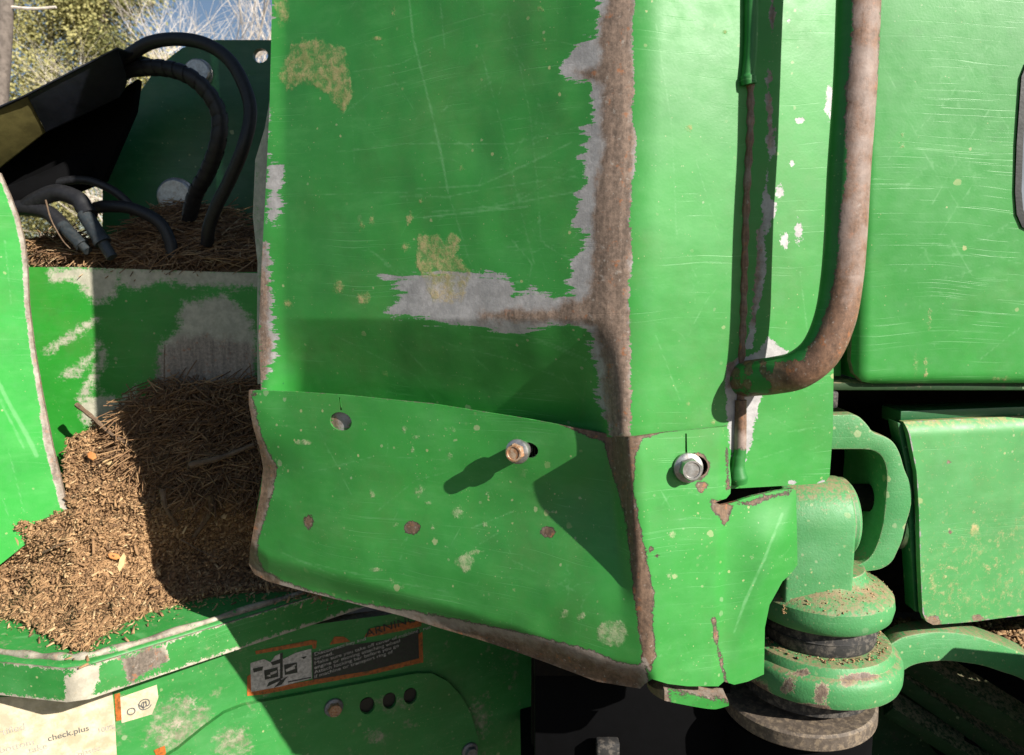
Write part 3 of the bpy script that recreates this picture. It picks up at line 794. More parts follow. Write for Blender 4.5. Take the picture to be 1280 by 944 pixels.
# ------------------------------------------------------------------ engine cover to the right
HY = 1.05
cover = thing('engine_cover', 'large bright green engine cover with rounded lower corner, right of the grab handle', 'engine cover', tuple(Wp(1200, 480, HY) * [1, 1, 0]))
def cover_surf(px, py):
    W_ = Wp(px, py, HY)
    e = np.clip((1103 - (py + 240) * .022 - px) / 20, 0, 1); b = np.clip((py - 466) / 15, 0, 1)
    dd = .022 * (1 - np.sqrt(np.clip(1 - e ** 2, 0, 1))) + .014 * (1 - np.sqrt(np.clip(1 - b ** 2, 0, 1))) - .0012 * vnoise(px / 120, py / 120, 31)
    return W_ + np.array([0, 1, 0]) * dd[..., None]
def cover_masks(px, py):
    m = strokes(px, py, [(2.0, [(1164, 388), (1162, 410)]), (1.8, [(1144, 438), (1146, 470)]), (1.6, [(1159, 448), (1157, 470)]), (1.2, [(1129, 165), (1128, 185)]), (2.2, [(1240, 474), (1262, 474)])]) + blobs(px, py, [(1260, 195, 3)]) * 0
    sc = [(.9, [(1110, 90), (1160, 200), (1200, 260)]), (.9, [(1110, 200), (1180, 130), (1250, 40)]), (.8, [(1140, 60), (1190, 150)]), (.9, [(1165, 255), (1210, 175), (1250, 120)]), (.8, [(1150, 310), (1230, 300), (1275, 270)]), (1.0, [(1170, 320), (1240, 318), (1275, 330)]),
          (.8, [(1180, 350), (1240, 330), (1270, 300)]), (1.0, [(1225, 450), (1255, 425), (1275, 410)]), (.8, [(1110, 60), (1150, 110)]), (.8, [(1240, 10), (1275, 40)]), (.8, [(1120, 240), (1160, 210)]), (.9, [(1190, 300), (1215, 345), (1260, 350)]), (.8, [(1210, 80), (1260, 160)]), (.8, [(1130, 340), (1170, 300), (1230, 210)])]
    sc = sc + random_scratches(21, 60, (1100, 0, 1270, 460), -.6, .6, 20, 110) + random_scratches(22, 30, (1100, 0, 1270, 460), .9, .4, 20, 110)
    return {'mud': m, 'scr': strokes(px, py, sc)}
COVER = [(1086, -240), (1084, 0), (1078, 200), (1071, 400), (1069, 452), (1071, 468), (1080, 478), (1096, 481), (1280, 480), (1560, 478), (2300, 474), (2300, -240)]
VENT = [(1300, 72), (1284, 78), (1277, 96), (1271, 180), (1269, 240), (1271, 268), (1278, 284), (1290, 290), (1500, 292), (1500, 66), (1330, 68)]
plate('cover_panel', COVER, cover_surf, .012, M['hood'], cover, holes=[VENT], step=3.6, masks=cover_masks, back=(0, 1, 0))
VI = [(1304, 80), (1289, 86), (1284, 100), (1279, 180), (1277, 238), (1279, 262), (1285, 276), (1296, 282), (1492, 284), (1492, 74), (1330, 76)]
plate('vent_seal', VENT, lambda x, y: Wp(x, y, HY - .003), .02, M['seal'], cover, holes=[VI], step=8, rimwear=-40)
plate('vent_glass', VI, lambda x, y: Wp(x, y, HY + .006), .008, M['glass'], cover, step=30, rimwear=-40)
# flank and underside of the cover
fl = np.array([above(front(HY + .022).at, 1072), (1072, 478)], float)
xz = Wp(fl[:, 0], fl[:, 1], HY + .022)
prism('cover_flank', [xz[0] + [.001, 0, 0], xz[1] + [.001, 0, .004], xz[1] + [.001, .30, .004], xz[0] + [.001, .30, 0]], (.01, 0, 0), M['hood'], cover, .002)
plate('upper_cover', [(1086, -240), (2300, -240), above(front(HY).at, 2300), above(front(HY).at, 1086)], lambda x, y: Wp(x, y, HY + .012), .012, M['hood'], cover, step=60, rimwear=-40)
p0, p1 = Wp(1074, 480, HY), Wp(2300, 478, HY)
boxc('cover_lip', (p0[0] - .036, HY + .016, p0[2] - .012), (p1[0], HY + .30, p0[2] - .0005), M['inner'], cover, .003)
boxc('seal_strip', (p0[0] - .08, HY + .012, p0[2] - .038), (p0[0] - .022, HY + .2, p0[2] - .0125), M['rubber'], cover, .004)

plate('gap_light_block', [above(front(1.10).at, 985), above(front(1.10).at, 1046), (1046, -240), (1051, 470), (1000, 470), (990, -240)], lambda x, y: Wp(x, y, 1.10), .006, M['hood'], cover, step=60, rimwear=-40)  # added panel that stops sun leaking through the gap
# ------------------------------------------------------------------ side flap
flap = thing('side_flap', 'dusty green hanging side panel with rusty bottom edge, below the engine cover', 'side panel', tuple(Wp(1210, 780, 1.10) * [1, 1, 0]))
FP = pl3(Wp(1140, 540, 1.08), Wp(1160, 778, 1.09), Wp(1400, 600, 1.16))
def flap_surf(px, py):
    W_ = FP.at(px, py)
    b = np.clip((546 - (px - 1135) * .05 - py) / 24, 0, 1)
    l = np.clip((1150 - px) / 14, 0, 1) * 0
    return W_ + np.array([0, 1, 0]) * (.022 * b ** 2 + .0016 * vnoise(px / 70, py / 70, 41) + l)[..., None]
FLAP = [(1134, 529), (1140, 560), (1146, 590), (1149, 640), (1150, 700), (1152, 750), (1153, 766), (1157, 776), (1166, 781), (1220, 777), (1280, 770), (2300, 690), (2300, 440), (1280, 522)]
def flap_masks(px, py):
    m = blobs(px, py, [(1219, 664, 9, 1.3), (1225, 690, 4), (1240, 690, 4), (1218, 640, 4)]) - 2
    m = np.maximum(m, -8.2 + 7.5 * sstep(560, 720, py + .3 * (px - 1150)))
    w = blobs(px, py, [(1166, 776, 9, .8), (1222, 772, 8, .5), (1186, 578, 3.2), (1188, 664, 2.5)])
    return {'mud': m, 'wear': w, 'rust': w + 5}
plate('flap_panel', FLAP, flap_surf, .010, M['flap'], flap, step=4, masks=flap_masks, edge=0.0, rimwear=-40, back=(-.1, 1, 0))
a, b = Wp(1126, 514, 1.11), Wp(2300, 470, 1.38)
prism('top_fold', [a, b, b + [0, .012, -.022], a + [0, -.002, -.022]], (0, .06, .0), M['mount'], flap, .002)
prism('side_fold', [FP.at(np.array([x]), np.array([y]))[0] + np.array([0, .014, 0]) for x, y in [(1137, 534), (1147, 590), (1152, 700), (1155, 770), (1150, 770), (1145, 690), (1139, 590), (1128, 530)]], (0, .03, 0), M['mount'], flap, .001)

# ------------------------------------------------------------------ hinge: clevis, knuckle, swivel
hinge = thing('hinge_clevis', 'green U-shaped hinge bracket with round pin cap beside the knuckle', 'hinge bracket', tuple(Wp(1090, 715, 1.12) * [1, 1, 0]))
CO = [(1000, 519), (1071, 518), (1084, 530), (1091, 541), (1106, 545), (1118, 553), (1126, 568), (1131, 588), (1139, 604), (1141, 622), (1138, 640), (1133, 655), (1128, 677), (1116, 703), (1103, 712), (1085, 715), (1072, 716),
      (1060, 716), (1060, 706), (1076, 706), (1090, 695), (1098, 677), (1104, 655), (1107, 627), (1109, 600), (1108, 584), (1103, 571), (1094, 564), (1083, 562), (1039, 562), (1000, 563)]
CO = smooth_closed(resample(CO, 14), 2)
c3 = Wp(CO[:, 0], CO[:, 1], 1.09)
prism('clevis_plate', c3, (.010, .17, 0), M['cast'], hinge, .0025, 2)
cx = Wp(1128, 645, 1.15)
lathe('pin_cap', [(.005, -.012), (.048, -.012), (.052, -.008), (.052, 0), (.046, .004), (.005, .004)], tuple(cx), M['steel'], hinge, 40, (1, -.12, 0))
lathe('pin', [(.005, 0), (.022, 0), (.022, .09), (.020, .094), (.005, .094)], tuple(Wp(1060, 622, 1.15)), M['void'], hinge, 32, (1, 0, 0))

kn = thing('hinge_knuckle', 'pale green cast knuckle with rounded top and flared collar', 'knuckle', tuple(Wp(1022, 760, 1.10) * [1, 1, 0]))
AX = Wp(1022, 755, 1.10)
zk = lambda py, Y=1.10: float(Wp(1022, py, Y)[2])
# upright: rounded top, extruded along x
yc, rr_ = 1.095, .062
zt = zk(593, yc) - rr_ - .004
prof = [(yc + rr_, zk(738))] + [(yc + rr_ * math.cos(a), zt + rr_ * math.sin(a)) for a in np.linspace(0, math.pi, 25)] + [(yc - rr_ - .0, zk(690)), (yc - rr_ - .001, zk(738))]
xl, xr = float(Wp(985, 650, yc - rr_)[0]), float(Wp(1072, 650, yc - rr_)[0])
prism('knuckle_body', [(xl, y, z) for y, z in prof], (xr - xl, 0, 0), M['cast'], kn, .005, 3)
lathe('knuckle_boss', [(.01, 0), (.060, 0), (.060, .007), (.055, .012), (.02, .012)], (xr - .001, yc, zt), M['cast'], kn, 40, (1, 0, 0))
zc = zk(736)
lathe('collar', [(.05, zc - .030), (.098, zc - .030), (.104, zc - .024), (.107, zc - .010), (.105, zc + .004), (.095, zc + .014), (.080, zc + .020), (.070, zc + .025), (.0655, zc + .032), (.063, zc + .042), (.02, zc + .045)], (AX[0], AX[1], 0), M['cast'], kn, 72,
      attrs=lambda px, py: {'mud': np.where((py > 705) & (py < 775), 8.0 - np.abs(py - 742) * .6, -40)})
sw = thing('swivel_joint', 'round swivel joint with rubber washer, chipped green boss and lower steel ring', 'swivel joint', tuple(AX * [1, 1, 0]))
z1 = zc - .032
z2 = zk(788)
lathe('rubber_washer', [(.04, z2 - .002), (.083, z2 - .002), (.085, z2 + .003), (.085, (z1 + z2) / 2 - .001), (.0865, (z1 + z2) / 2), (.085, (z1 + z2) / 2 + .001), (.083, z1 - .001), (.04, z1 - .001)], (AX[0], AX[1], 0), M['rubber'], sw, 64)
zb = zk(836)
def boss_at(px, py):
    w = blobs(px, py, [(1003, 841, 10, .5), (985, 855, 8, 1.6), (1026, 868, 9, 1.6), (1060, 850, 10, .8), (905, 860, 20, 2), (940, 875, 26, 1), (1000, 886, 40, .16), (1080, 846, 18, .3)])
    w = np.maximum(w, -3 - np.abs(py - 889) * .6); m = np.where(py < 832, 2 - np.abs(py - 815) * .4, -9)
    return {'wear': w, 'rust': w + 3, 'mud': m}
lathe('boss', [(.05, zb), (.114, zb), (.121, zb + .004), (.1235, zb + .011)] + [(.1238, zb + k) for k in (.016, .022, .028)] + [(.1225, z2 - .028), (.119, z2 - .022), (.112, z2 - .018), (.110, z2 - .012), (.106, z2 - .006), (.096, z2 - .003), (.04, z2 - .003)], (AX[0], AX[1], 0), M['cast'], sw, 110, attrs=boss_at)
lathe('spacer_ring', [(.04, zb - .024), (.095, zb - .024), (.097, zb - .002), (.04, zb - .002)], (AX[0] - .012, AX[1], 0), M['rubber'], sw, 56)
tz = zk(871)
lathe('lower_ring', [(.05, -.014), (.112, -.014), (.115, -.011), (.115, .009), (.111, .012), (.05, .012)], (AX[0] - .024, AX[1], tz - .001), M['ringsteel'], sw, 80, (-.04, -.03, 1))
lathe('swivel_pin', [(.01, -.30), (.045, -.30), (.045, 0), (.01, 0)], (AX[0] - .01, AX[1], tz), M['dullsteel'], sw, 32)
lathe('drum', [(.05, -.40), (.12, -.40), (.12, -.022), (.115, -.016), (.05, -.016)], (AX[0] - .02, AX[1] + .03, tz - .012), M['pitch'], sw, 64)
# arm that carries the boss, curving away to the right
top = spline([(1112, 806), (1128, 797), (1150, 792), (1175, 790), (1200, 792), (1225, 797), (1252, 806), (1280, 818), (1340, 850), (1420, 900), (1800, 1120)], 5)
botm = spline([(1800, 1150), (1420, 930), (1340, 885), (1280, 851), (1253, 841), (1228, 833), (1204, 829), (1180, 827), (1155, 829), (1140, 833), (1128, 840), (1112, 848)], 5)
ar = np.concatenate([top, botm])
A3 = Wp(ar[:, 0], ar[:, 1], 1.10); A3[:, 1] += np.interp(ar[:, 0], [1110, 1150, 1420], [.0, .01, .12])
A3 = Wp(ar[:, 0], ar[:, 1], A3[:, 1])
prism('carrier_arm', A3, (.012, .045, 0), M['cast'], sw, .003, 2)

# ------------------------------------------------------------------ dark inside of the machine and lower beams
chassis = thing('machine_chassis', 'grimy steel chassis coloured dark for shade, seen in gaps below the housing and engine cover', 'chassis', (0.35, 1.9, 0))
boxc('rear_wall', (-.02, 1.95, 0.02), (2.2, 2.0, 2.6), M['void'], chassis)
boxc('deep_light_block', (.36, 1.30, .62), (.66, 1.34, 2.7), M['void'], chassis)  # added behind the gap to keep sun off the mount plate
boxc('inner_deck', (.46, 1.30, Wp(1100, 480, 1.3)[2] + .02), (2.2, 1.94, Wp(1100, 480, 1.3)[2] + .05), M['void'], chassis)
boxc('inner_light_block', (.034, 1.075, .895), (.385, 1.10, 1.42), M['void'], chassis)  # hidden plate added to block sun passing behind the skirt lobe
boxc('inner_wall', (.04, 1.42, .55), (.66, 1.46, 1.9), M['void'], chassis)  # interior wall, widened to block sun leaks onto the lower frame
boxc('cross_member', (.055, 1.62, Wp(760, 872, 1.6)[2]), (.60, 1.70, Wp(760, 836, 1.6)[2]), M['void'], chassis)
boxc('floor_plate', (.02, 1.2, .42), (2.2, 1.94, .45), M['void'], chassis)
lathe('axle_tube', [(.01, -.5), (.075, -.5), (.075, .28), (.01, .28)], (.36, 1.50, .80), M['black'], chassis, 32)
boxc('front_light_block', (.036, 1.10, .66), (.345, 1.12, .90), M['pitch'], chassis)  # added sun blocker under the skirt, coloured near black like the cavity shade
boxc('stop_block', tuple(Wp(746, 960, 1.07)), tuple(Wp(775, 930, 1.07) + [0, .02, 0]), M['rubber'], chassis)
# dirt-covered deck behind the arm
dk = [Wp(1104, 797, 1.22), Wp(2300, 850, 1.20), Wp(2300, 775, 1.62), Wp(1090, 765, 1.62)]
prism('dirty_deck', dk, (0, 0, -.012), M['ringsteel'], chassis, .001)
def beam(pa, pb, Ya, Yb, w_, d_, mat):
    a, b = Wp(*pa, Ya), Wp(*pb, Yb)
    t = (b - a) / np.linalg.norm(b - a); up = np.array([0, -.35, 1.0]); n = np.cross(t, np.cross(up, t)); n /= np.linalg.norm(n)
    dd = np.cross(t, n); dd = dd if dd[1] > 0 else -dd
    prism('diagonal_beam', [a + n * w_ / 2, b + n * w_ / 2, b - n * w_ / 2, a - n * w_ / 2], tuple(dd * d_), mat, chassis, .003)
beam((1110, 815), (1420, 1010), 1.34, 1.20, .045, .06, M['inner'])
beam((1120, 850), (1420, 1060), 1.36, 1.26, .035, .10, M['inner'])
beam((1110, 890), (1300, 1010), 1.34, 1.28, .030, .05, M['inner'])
boxc('outer_shade_block', (.875, .93, .25), (1.9, .98, 1.045), M['hood'], chassis, .006)  # unseen block added out of view to shade the arm and beams
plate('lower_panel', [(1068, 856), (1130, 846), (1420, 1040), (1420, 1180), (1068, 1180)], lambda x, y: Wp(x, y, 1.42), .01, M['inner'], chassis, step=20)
boxc('foot_block', tuple(Wp(1186, 962, 1.33)), tuple(Wp(1232, 925, 1.33) + [0, .08, 0]), M['void'], chassis, .008)

# ------------------------------------------------------------------ lower frame at the left
frame = thing('lower_frame', 'dusty green lower frame with debris ledge, warning decal and bolted access plate', 'machine frame', tuple(Wp(95, 890, 1.22) * [1, 1, 0]))
E0 = Wp(92, 834, 1.20)
g = R(42)
dirR = np.array([math.cos(g), math.sin(g), 0]); dirL = np.array([-math.cos(R(10)), math.sin(R(10)), 0])
zt_ = E0[2]
Rn = Pl(E0, (math.sin(g), -math.cos(g), 0))
# thick ledge plate: L-shaped top with rounded corner
E1 = E0 + dirR * .75; El = E0 + dirL * .9
poly = [E0 + dirL * .03, E0 + dirR * .03 + [0, 0, 0], E1, E1 + [-.3, .45, 0], El + [0, .8, 0], El]
bo = 30 / F * 1.2
prism('ledge_plate', [p - np.array([0, 0, bo * 1.75]) for p in poly], (0, 0, bo * 1.75), M['frame'], frame, .007, 3)
# raised weld rib along the ledge edge
rb = [E0 + dirL * .9, E0 + dirL * .25, E0 + dirL * .05, E0 + dirR * .05, E0 + dirR * .3, E0 + dirR * .7]
rb = np.array([p + np.array([.0, .022, .002]) for p in rb])
rbs = spline(rb, 10)
tube('edge_rib', rbs, .007 + .002 * np.sin(np.arange(len(rbs)) * 1.3), M['ledge'], frame, 10, True, lambda px, py: {'wear': 4 + 5 * vnoise(px / 14, py / 9, 91), 'rust': 5 * vnoise(px / 20, py / 9, 92)})
pc = Wp(188, 832, 1.3)
Ln = Pl(E0, (-math.sin(R(10)), -math.cos(R(10)), 0))
hz = bo * 1.75
up_ = [E0 + dirL * .8, E0 + dirL * .3] + [E0 + dirL * .02, E0 + dirR * .02] + [E0 + dirR * k for k in (.12, .3, .6, .74)]
band_ = [tuple(np.array(proj(p - np.array([0, 0, .006])))) for p in up_] + [tuple(np.array(proj(p - np.array([0, 0, hz - .001])))) for p in up_[::-1]]
def band_masks(px, py):
    topl = band_[:8]; botl = band_[8:]
    w = np.maximum(2.5 - seg_dist(px, py, botl), .5 - seg_dist(px, py, topl))
    w = np.maximum(w, sdf(px, py, [(96, 832), (128, 828), (124, 850), (114, 880), (100, 886), (78, 890), (82, 870), (80, 850)]) - 1)
    w = np.maximum(w, sdf(px, py, [(152, 824), (208, 806), (210, 828), (160, 852)]))
    r = sdf(px, py, [(154, 824), (196, 808), (206, 828), (160, 852)]) + 6
    return {'wear': w, 'rust': r}
plate('ledge_face', band_, lambda x, y: CAM + rays(x, y) * (smax(Ln.t(x, y), Rn.t(x, y), .012) - .006)[..., None], .005, M['ledge'], frame, step=4, masks=band_masks, back=(-.3, 1, 0), rimwear=2)
def onR(pts, h=.0):
    A = np.array(pts, float); return Rn.shift(h).at(A[:, 0], A[:, 1])
PP = Pl(Wp(313, 867, 1.45), (math.sin(R(25)), -math.cos(R(25)), 0))
def side_masks(px, py):
    m = np.maximum(sdf(px, py, [(176, 880), (230, 858), (266, 868), (280, 905), (250, 940), (215, 965), (170, 935)]) * .35 - 4, blobs(px, py, [(315, 935, 30, .8), (350, 800, 14, .5), (440, 760, 14), (600, 900, 26, 1.6), (520, 800, 16)]) * .4 - 5)
    return {'mud': m, 'wear': blobs(px, py, [(222, 905, 10), (240, 880, 8), (205, 920, 6)]) - 5, 'scr': strokes(px, py, random_scratches(31, 60, (150, 780, 660, 940), -.4, .8, 8, 40))}
SP = [(-240, 868), (95, 868), (200, 830), (360, 785), (664, 745), (665, 850), (664, 1180), (-240, 1180)]
plate('side_plate', SP, PP.at, .03, M['frame'], frame, step=6, masks=side_masks, back=(-.42, .9, 0))
AP = [(150, 985), (190, 957), (222, 937), (255, 910), (280, 892), (305, 882), (400, 864), (520, 842), (540, 842), (560, 852), (575, 868), (588, 890), (597, 920), (603, 960), (603, 1180), (150, 1180)]
def ap_masks(px, py):
    return {'mud': blobs(px, py, [(290, 930, 40, .9), (470, 920, 30, .6), (487, 880, 36, .5)]) * .35 - 5, 'scr': strokes(px, py, random_scratches(32, 50, (280, 860, 600, 940), -.4, .8, 8, 40))}
hA = [ell(459, 882, 9.5, 11, .25), ell(487, 876, 8.5, 10.5, .25), ell(513, 870, 8.5, 10.5, .25)]
plate('access_plate', AP, lambda x, y: PP.shift(.012).at(x, y), .0115, M['frame'], frame, holes=hA, step=5, masks=ap_masks, back=(-.42, .9, 0), rimwear=-40)
for e in hA:
    c = PP.shift(.0015).at(e[:, 0].mean(keepdims=True), e[:, 1].mean(keepdims=True))[0]
    lathe('hole_disc', [(.002, 0), (.019, 0), (.019, .002), (.002, .002)], tuple(c), M['seal'], frame, 20, tuple(PP.n))  # flat black disc at the bottom of each hole
for (x, y), lb in (((417, 884), 'rusty bolt beside the three holes'), ((587, 938), 'half hidden bolt at the plate edge')):
    c = PP.shift(.012).at(np.array([float(x)]), np.array([float(y)]))[0]
    bolt(tuple(c), PP.n, .0150, .018, M['rustysteel'] if x < 500 else M['dullsteel'], M['dullsteel'], frame, lb)

# ---- decals (flat print on the plate)
eX = np.array([math.cos(R(25)), math.sin(R(25)), 0]); eZ = np.array([0, 0, 1.0]); eN = PP.n
def flat(name, pts, mat, par, lift=.0012, base=PP):
    A = np.array(pts, float); W_ = base.shift(lift).at(A[:, 0], A[:, 1])
    if np.cross(W_[1] - W_[0], W_[2] - W_[1]) @ base.n < 0: W_ = W_[::-1]
    return mobj(name, W_, [tuple(range(len(W_)))], mat, par, False)
def text(name, body, p, size, mat, par, ang=0.0, base=PP, lift=.0022, ex=None, sx=1.0):
    cu = bpy.data.curves.new(name, 'FONT'); cu.body = body; cu.size = size; cu.extrude = .0002
    t = bpy.data.objects.new(name, cu); COL.objects.link(t)
    me = bpy.data.meshes.new_from_object(t); bpy.data.objects.remove(t)
    ex = eX if ex is None else ex
    c, s_ = math.cos(ang), math.sin(ang)
    ax = ex * c + eZ * s_; az = -ex * s_ + eZ * c
    o = base.shift(lift).at(np.array([float(p[0])]), np.array([float(p[1])]))[0]
    v = np.empty(len(me.vertices) * 3, np.float32); me.vertices.foreach_get('co', v); v = v.reshape(-1, 3)
    W_ = o + v[:, :1] * ax * sx + v[:, 1:2] * az + v[:, 2:3] * base.n
    me.vertices.foreach_set('co', W_.astype(np.float32).ravel()); me.update()
    me.materials.clear(); me.materials.append(mat)
    ob = bpy.data.objects.new(name, me); COL.objects.link(ob); setpar(ob, par)
    return ob
dec = flat('warning_decal', [(390, 816), (440, 806), (470, 802), (505, 797), (524, 786), (527, 822), (480, 836), (391, 850)], M['dblack'], frame)
dec['label'] = 'torn black and orange warning decal with white pictogram panel'
flat('pictogram_panel', [(313, 829), (330, 824), (338, 828), (344, 820), (352, 816), (354, 824), (370, 816), (389, 811), (390, 848), (352, 858), (314, 865)], M['white'], dec, .0016)
for pts in ([(319, 814), (390, 800), (396, 801), (395, 811), (391, 811), (390, 806), (320, 818)], [(309, 846), (314, 842), (315, 864), (391, 850), (460, 839), (524, 823), (523, 793), (528, 790), (529, 828), (470, 842), (391, 856), (330, 868), (309, 870)],
            [(412, 806), (418, 796), (430, 796), (438, 802)], [(455, 797), (462, 786), (500, 779), (528, 775), (526, 783), (500, 789), (470, 795)]):
    flat('decal_border', pts, M['orange'], dec, .0014)
for pts in ([(330, 838), (347, 834), (348, 846), (331, 850)], [(355, 831), (371, 828), (372, 841), (356, 844)], [(350, 817), (353.5, 816), (353.5, 848), (350, 849)], [(333, 859), (336, 853), (350, 847), (352, 850)], [(350, 851), (360, 845), (352, 856), (342, 860)], [(316, 836), (329, 833), (328, 838), (317, 841)], [(338, 828), (350, 824), (350, 829), (341, 832)], [(376, 822), (384, 820), (380, 824)], [(360, 852), (389, 846), (389, 847.5), (360, 853.5)]):
    flat('pictogram_mark', pts, M['dblack'], dec, .0022)
for pts in ([(338, 841), (346, 838), (346, 841), (338, 844)], [(333, 845), (338, 843), (338, 846)], [(357, 837), (368, 832), (369, 836), (358, 840)], [(363, 833), (370, 830.5), (370, 832)]):
    flat('pictogram_mark', pts, M['white'], dec, .0028)
text('lettering', 'ARNING', (457, 797), .025, M['dblack'], dec, .12, sx=1.25, lift=.003)
for i, l in enumerate(['Disconnect key and', 'turned.', 'Make sure you take off cover of machine . run', 'engine or moving attaching wheel', 'Attach locking bar before you go', 'if machine or transport ring of']):
    text('lettering', l, (393, 820 + i * 5.6), .0105, M['white'], dec, .11, sx=1.35)
# pale sticker with faded print, lower left
stk = flat('paper_sticker', [(-120, 880), (140, 862), (142, 880), (144, 905), (146, 944), (144, 990), (-120, 1010)], M['cream'], frame)
stk['label'] = 'pale torn instruction sticker with faded print'
flat('sticker_edge', [(143, 868), (150, 866), (152, 900), (145, 902)], M['orange'], stk, .0016)
flat('sticker_patch', [(150, 872), (196, 856), (198, 872), (190, 893), (152, 904)], M['cream'], stk, .0014)
flat('sticker_edge', [(192, 938), (206, 932), (208, 944), (198, 950)], M['orange'], stk, .0016)
text('lettering', 'O V', (160, 896), .021, M['ink'], stk, .30)
text('lettering', '@', (174, 888), .024, M['ink'], stk, .30)
text('lettering', 'certified', (-16, 924), .018, M['inklight'], stk, .06)
text('lettering', 'check.plus', (60, 927), .0165, M['ink'], stk, .06)
text('lettering', 'bottom', (0, 942), .018, M['inklight'], stk, .06)
text('lettering', 'take', (36, 942), .018, M['inklight'], stk, .06)
text('lettering', 'plastic', (98, 946), .015, M['inklight'], stk, .08)
text('lettering', '100%', (122, 917), .014, M['inklight'], stk, .08)

# ------------------------------------------------------------------ left corner plate
cpl = thing('corner_plate', 'bright green corner plate with bare steel edge at the far left', 'guard plate', tuple(Wp(40, 640, 1.45) * [1, 1, 0]))
CP = pl3(Wp(20, 250, 1.64), Wp(80, 630, 1.535), Wp(-150, 400, 1.50))
CPO = [(-240, 120), (0, 216), (12, 243), (22, 270), (30, 300), (34, 335), (36, 380), (42, 430), (52, 490), (66, 560), (76, 600), (84, 636), (70, 648), (54, 662), (20, 690), (0, 706), (-240, 800)]
def cp_masks(px, py):
    edge_ = [(0, 212), (12, 240), (22, 268), (30, 300), (34, 335), (36, 380), (42, 430), (52, 490), (66, 560), (76, 600), (84, 634)]
    w = strokes(px, py, [(5.5, edge_), (6, [(56, 520), (62, 560), (74, 605), (80, 630)])])
    sc = [(3, [(-6, 470), (14, 510), (34, 545), (46, 570)]), (2, [(0, 500), (30, 560)]), (1, [(10, 560), (30, 640)]), (1, [(6, 300), (14, 380)]), (1, [(2, 620), (14, 655)])]
    return {'wear': w, 'rust': w - 2, 'scr': strokes(px, py, sc)}
plate('guard_sheet', CPO, CP.at, .010, M['corner'], cpl, step=3.2, masks=cp_masks, back=(-.3, 1, 0))

# ------------------------------------------------------------------ debris pan: riser and shelf
pan = thing('debris_pan', 'scraped green step box full of pine litter, left of the housing', 'debris pan', tuple(Wp(180, 740, 1.5) * [1, 1, 0]))
RY = 1.66 + YO
def riser_masks(px, py):
    w = sdf(px, py, [(62, 337), (155, 335), (330, 336), (330, 360), (240, 356), (200, 352), (165, 362), (150, 352), (140, 372), (118, 378), (105, 362), (90, 348), (66, 352)])
    w = np.maximum(w, sdf(px, py, [(225, 375), (285, 365), (320, 400), (324, 480), (250, 492), (190, 490), (195, 430), (220, 410)]) - 4)
    w = np.maximum(w, sdf(px, py, [(98, 500), (127, 490), (150, 500), (170, 480), (180, 530), (130, 545), (100, 525)]) - 2)
    w = np.maximum(w, strokes(px, py, [(2, [(60, 440), (120, 400)]), (2, [(100, 500), (130, 440)]), (2, [(80, 470), (110, 450)]), (2, [(95, 470), (125, 430)]), (3, [(115, 480), (128, 450)])]))
    r = blobs(px, py, [(262, 465, 95, .55), (165, 520, 40, .7)]) * .5 - 8
    return {'wear': w, 'rust': r, 'spike': np.full_like(px, .8)}
plate('riser_panel', [(20, 334), (95, 334), (330, 342), (420, 345), (420, 560), (20, 720)], lambda x, y: Wp(x, y, RY), .008, M['pan'], pan, step=3.6, masks=riser_masks, rimwear=2)
zs = Wp(180, 338, RY)[2]
boxc('shelf', (Wp(0, 338, RY)[0] - .25, RY + .006, zs - .012), (Wp(420, 338, RY)[0], RY + .42, zs - .004), M['pan'], pan, .002)

# mount plate behind
mp = thing('mount_plate', 'dark green upright steel plate with round pin heads and a hole, behind the hoses', 'steel plate', tuple(Wp(230, 320, 2.03) * [1, 1, 0]))
MY = 1.97 + YO
mpl = pl3(Wp(230, 200, MY), Wp(230, 100, MY), Wp(420, 200, MY + .04))
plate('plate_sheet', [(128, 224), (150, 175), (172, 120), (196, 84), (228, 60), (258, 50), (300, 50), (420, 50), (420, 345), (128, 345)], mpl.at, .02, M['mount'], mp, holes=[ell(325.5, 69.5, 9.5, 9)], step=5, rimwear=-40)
for x, y, r in ((249, 92, .032), (221, 246, .044)):
    lathe('pin_head', [(.002, -.002), (r * 1.12, -.002), (r * 1.12, .004), (r, .006), (r, .020), (r * .9, .024), (.002, .024)], tuple(mpl.at(np.array([float(x)]), np.array([float(y)]))[0]), M['steel'], mp, 36, tuple(mpl.n))

# boom cover
boom = thing('boom_arm', 'boom arm coloured black for shade under a folded black sheet cover with olive end', 'boom arm', tuple(Wp(60, 250, 1.7) * [1, 1, 0]))
BY = 1.62 + YO
def bfront(pts, Y0=BY, sl=-.0): 
    A = np.array(pts, float); tl = 138 - .527 * A[:, 0]
    return Wp(A[:, 0], A[:, 1], Y0 + np.clip(A[:, 1] - tl, -5, 90) * .0015 * (sl == 0) + (.16 if sl else 0))
prism('cover_sheet', bfront(smooth_closed([(34, 120), (34, 120), (90, 89), (146, 61), (146, 61), (153, 80), (158, 98), (157, 108), (148, 121), (148, 121), (100, 145), (57, 165), (57, 165)], 1)), (0, .005, 0), M['black'], boom, .0012)
prism('cover_end', bfront([(-120, 192), (34, 121), (56, 165), (0, 209), (-120, 290)], BY + .003), (0, .005, 0), M['olive'], boom, .001)
prism('cover_top', [bfront([(-120, 186)])[0], bfront([(33, 117)])[0], bfront([(146, 59)])[0], bfront([(149, 62)])[0] + [0, .20, .03], bfront([(33, 119)])[0] + [0, .20, .03], bfront([(-120, 188)])[0] + [0, .20, .03]], (0, 0, -.004), M['black'], boom, .001)
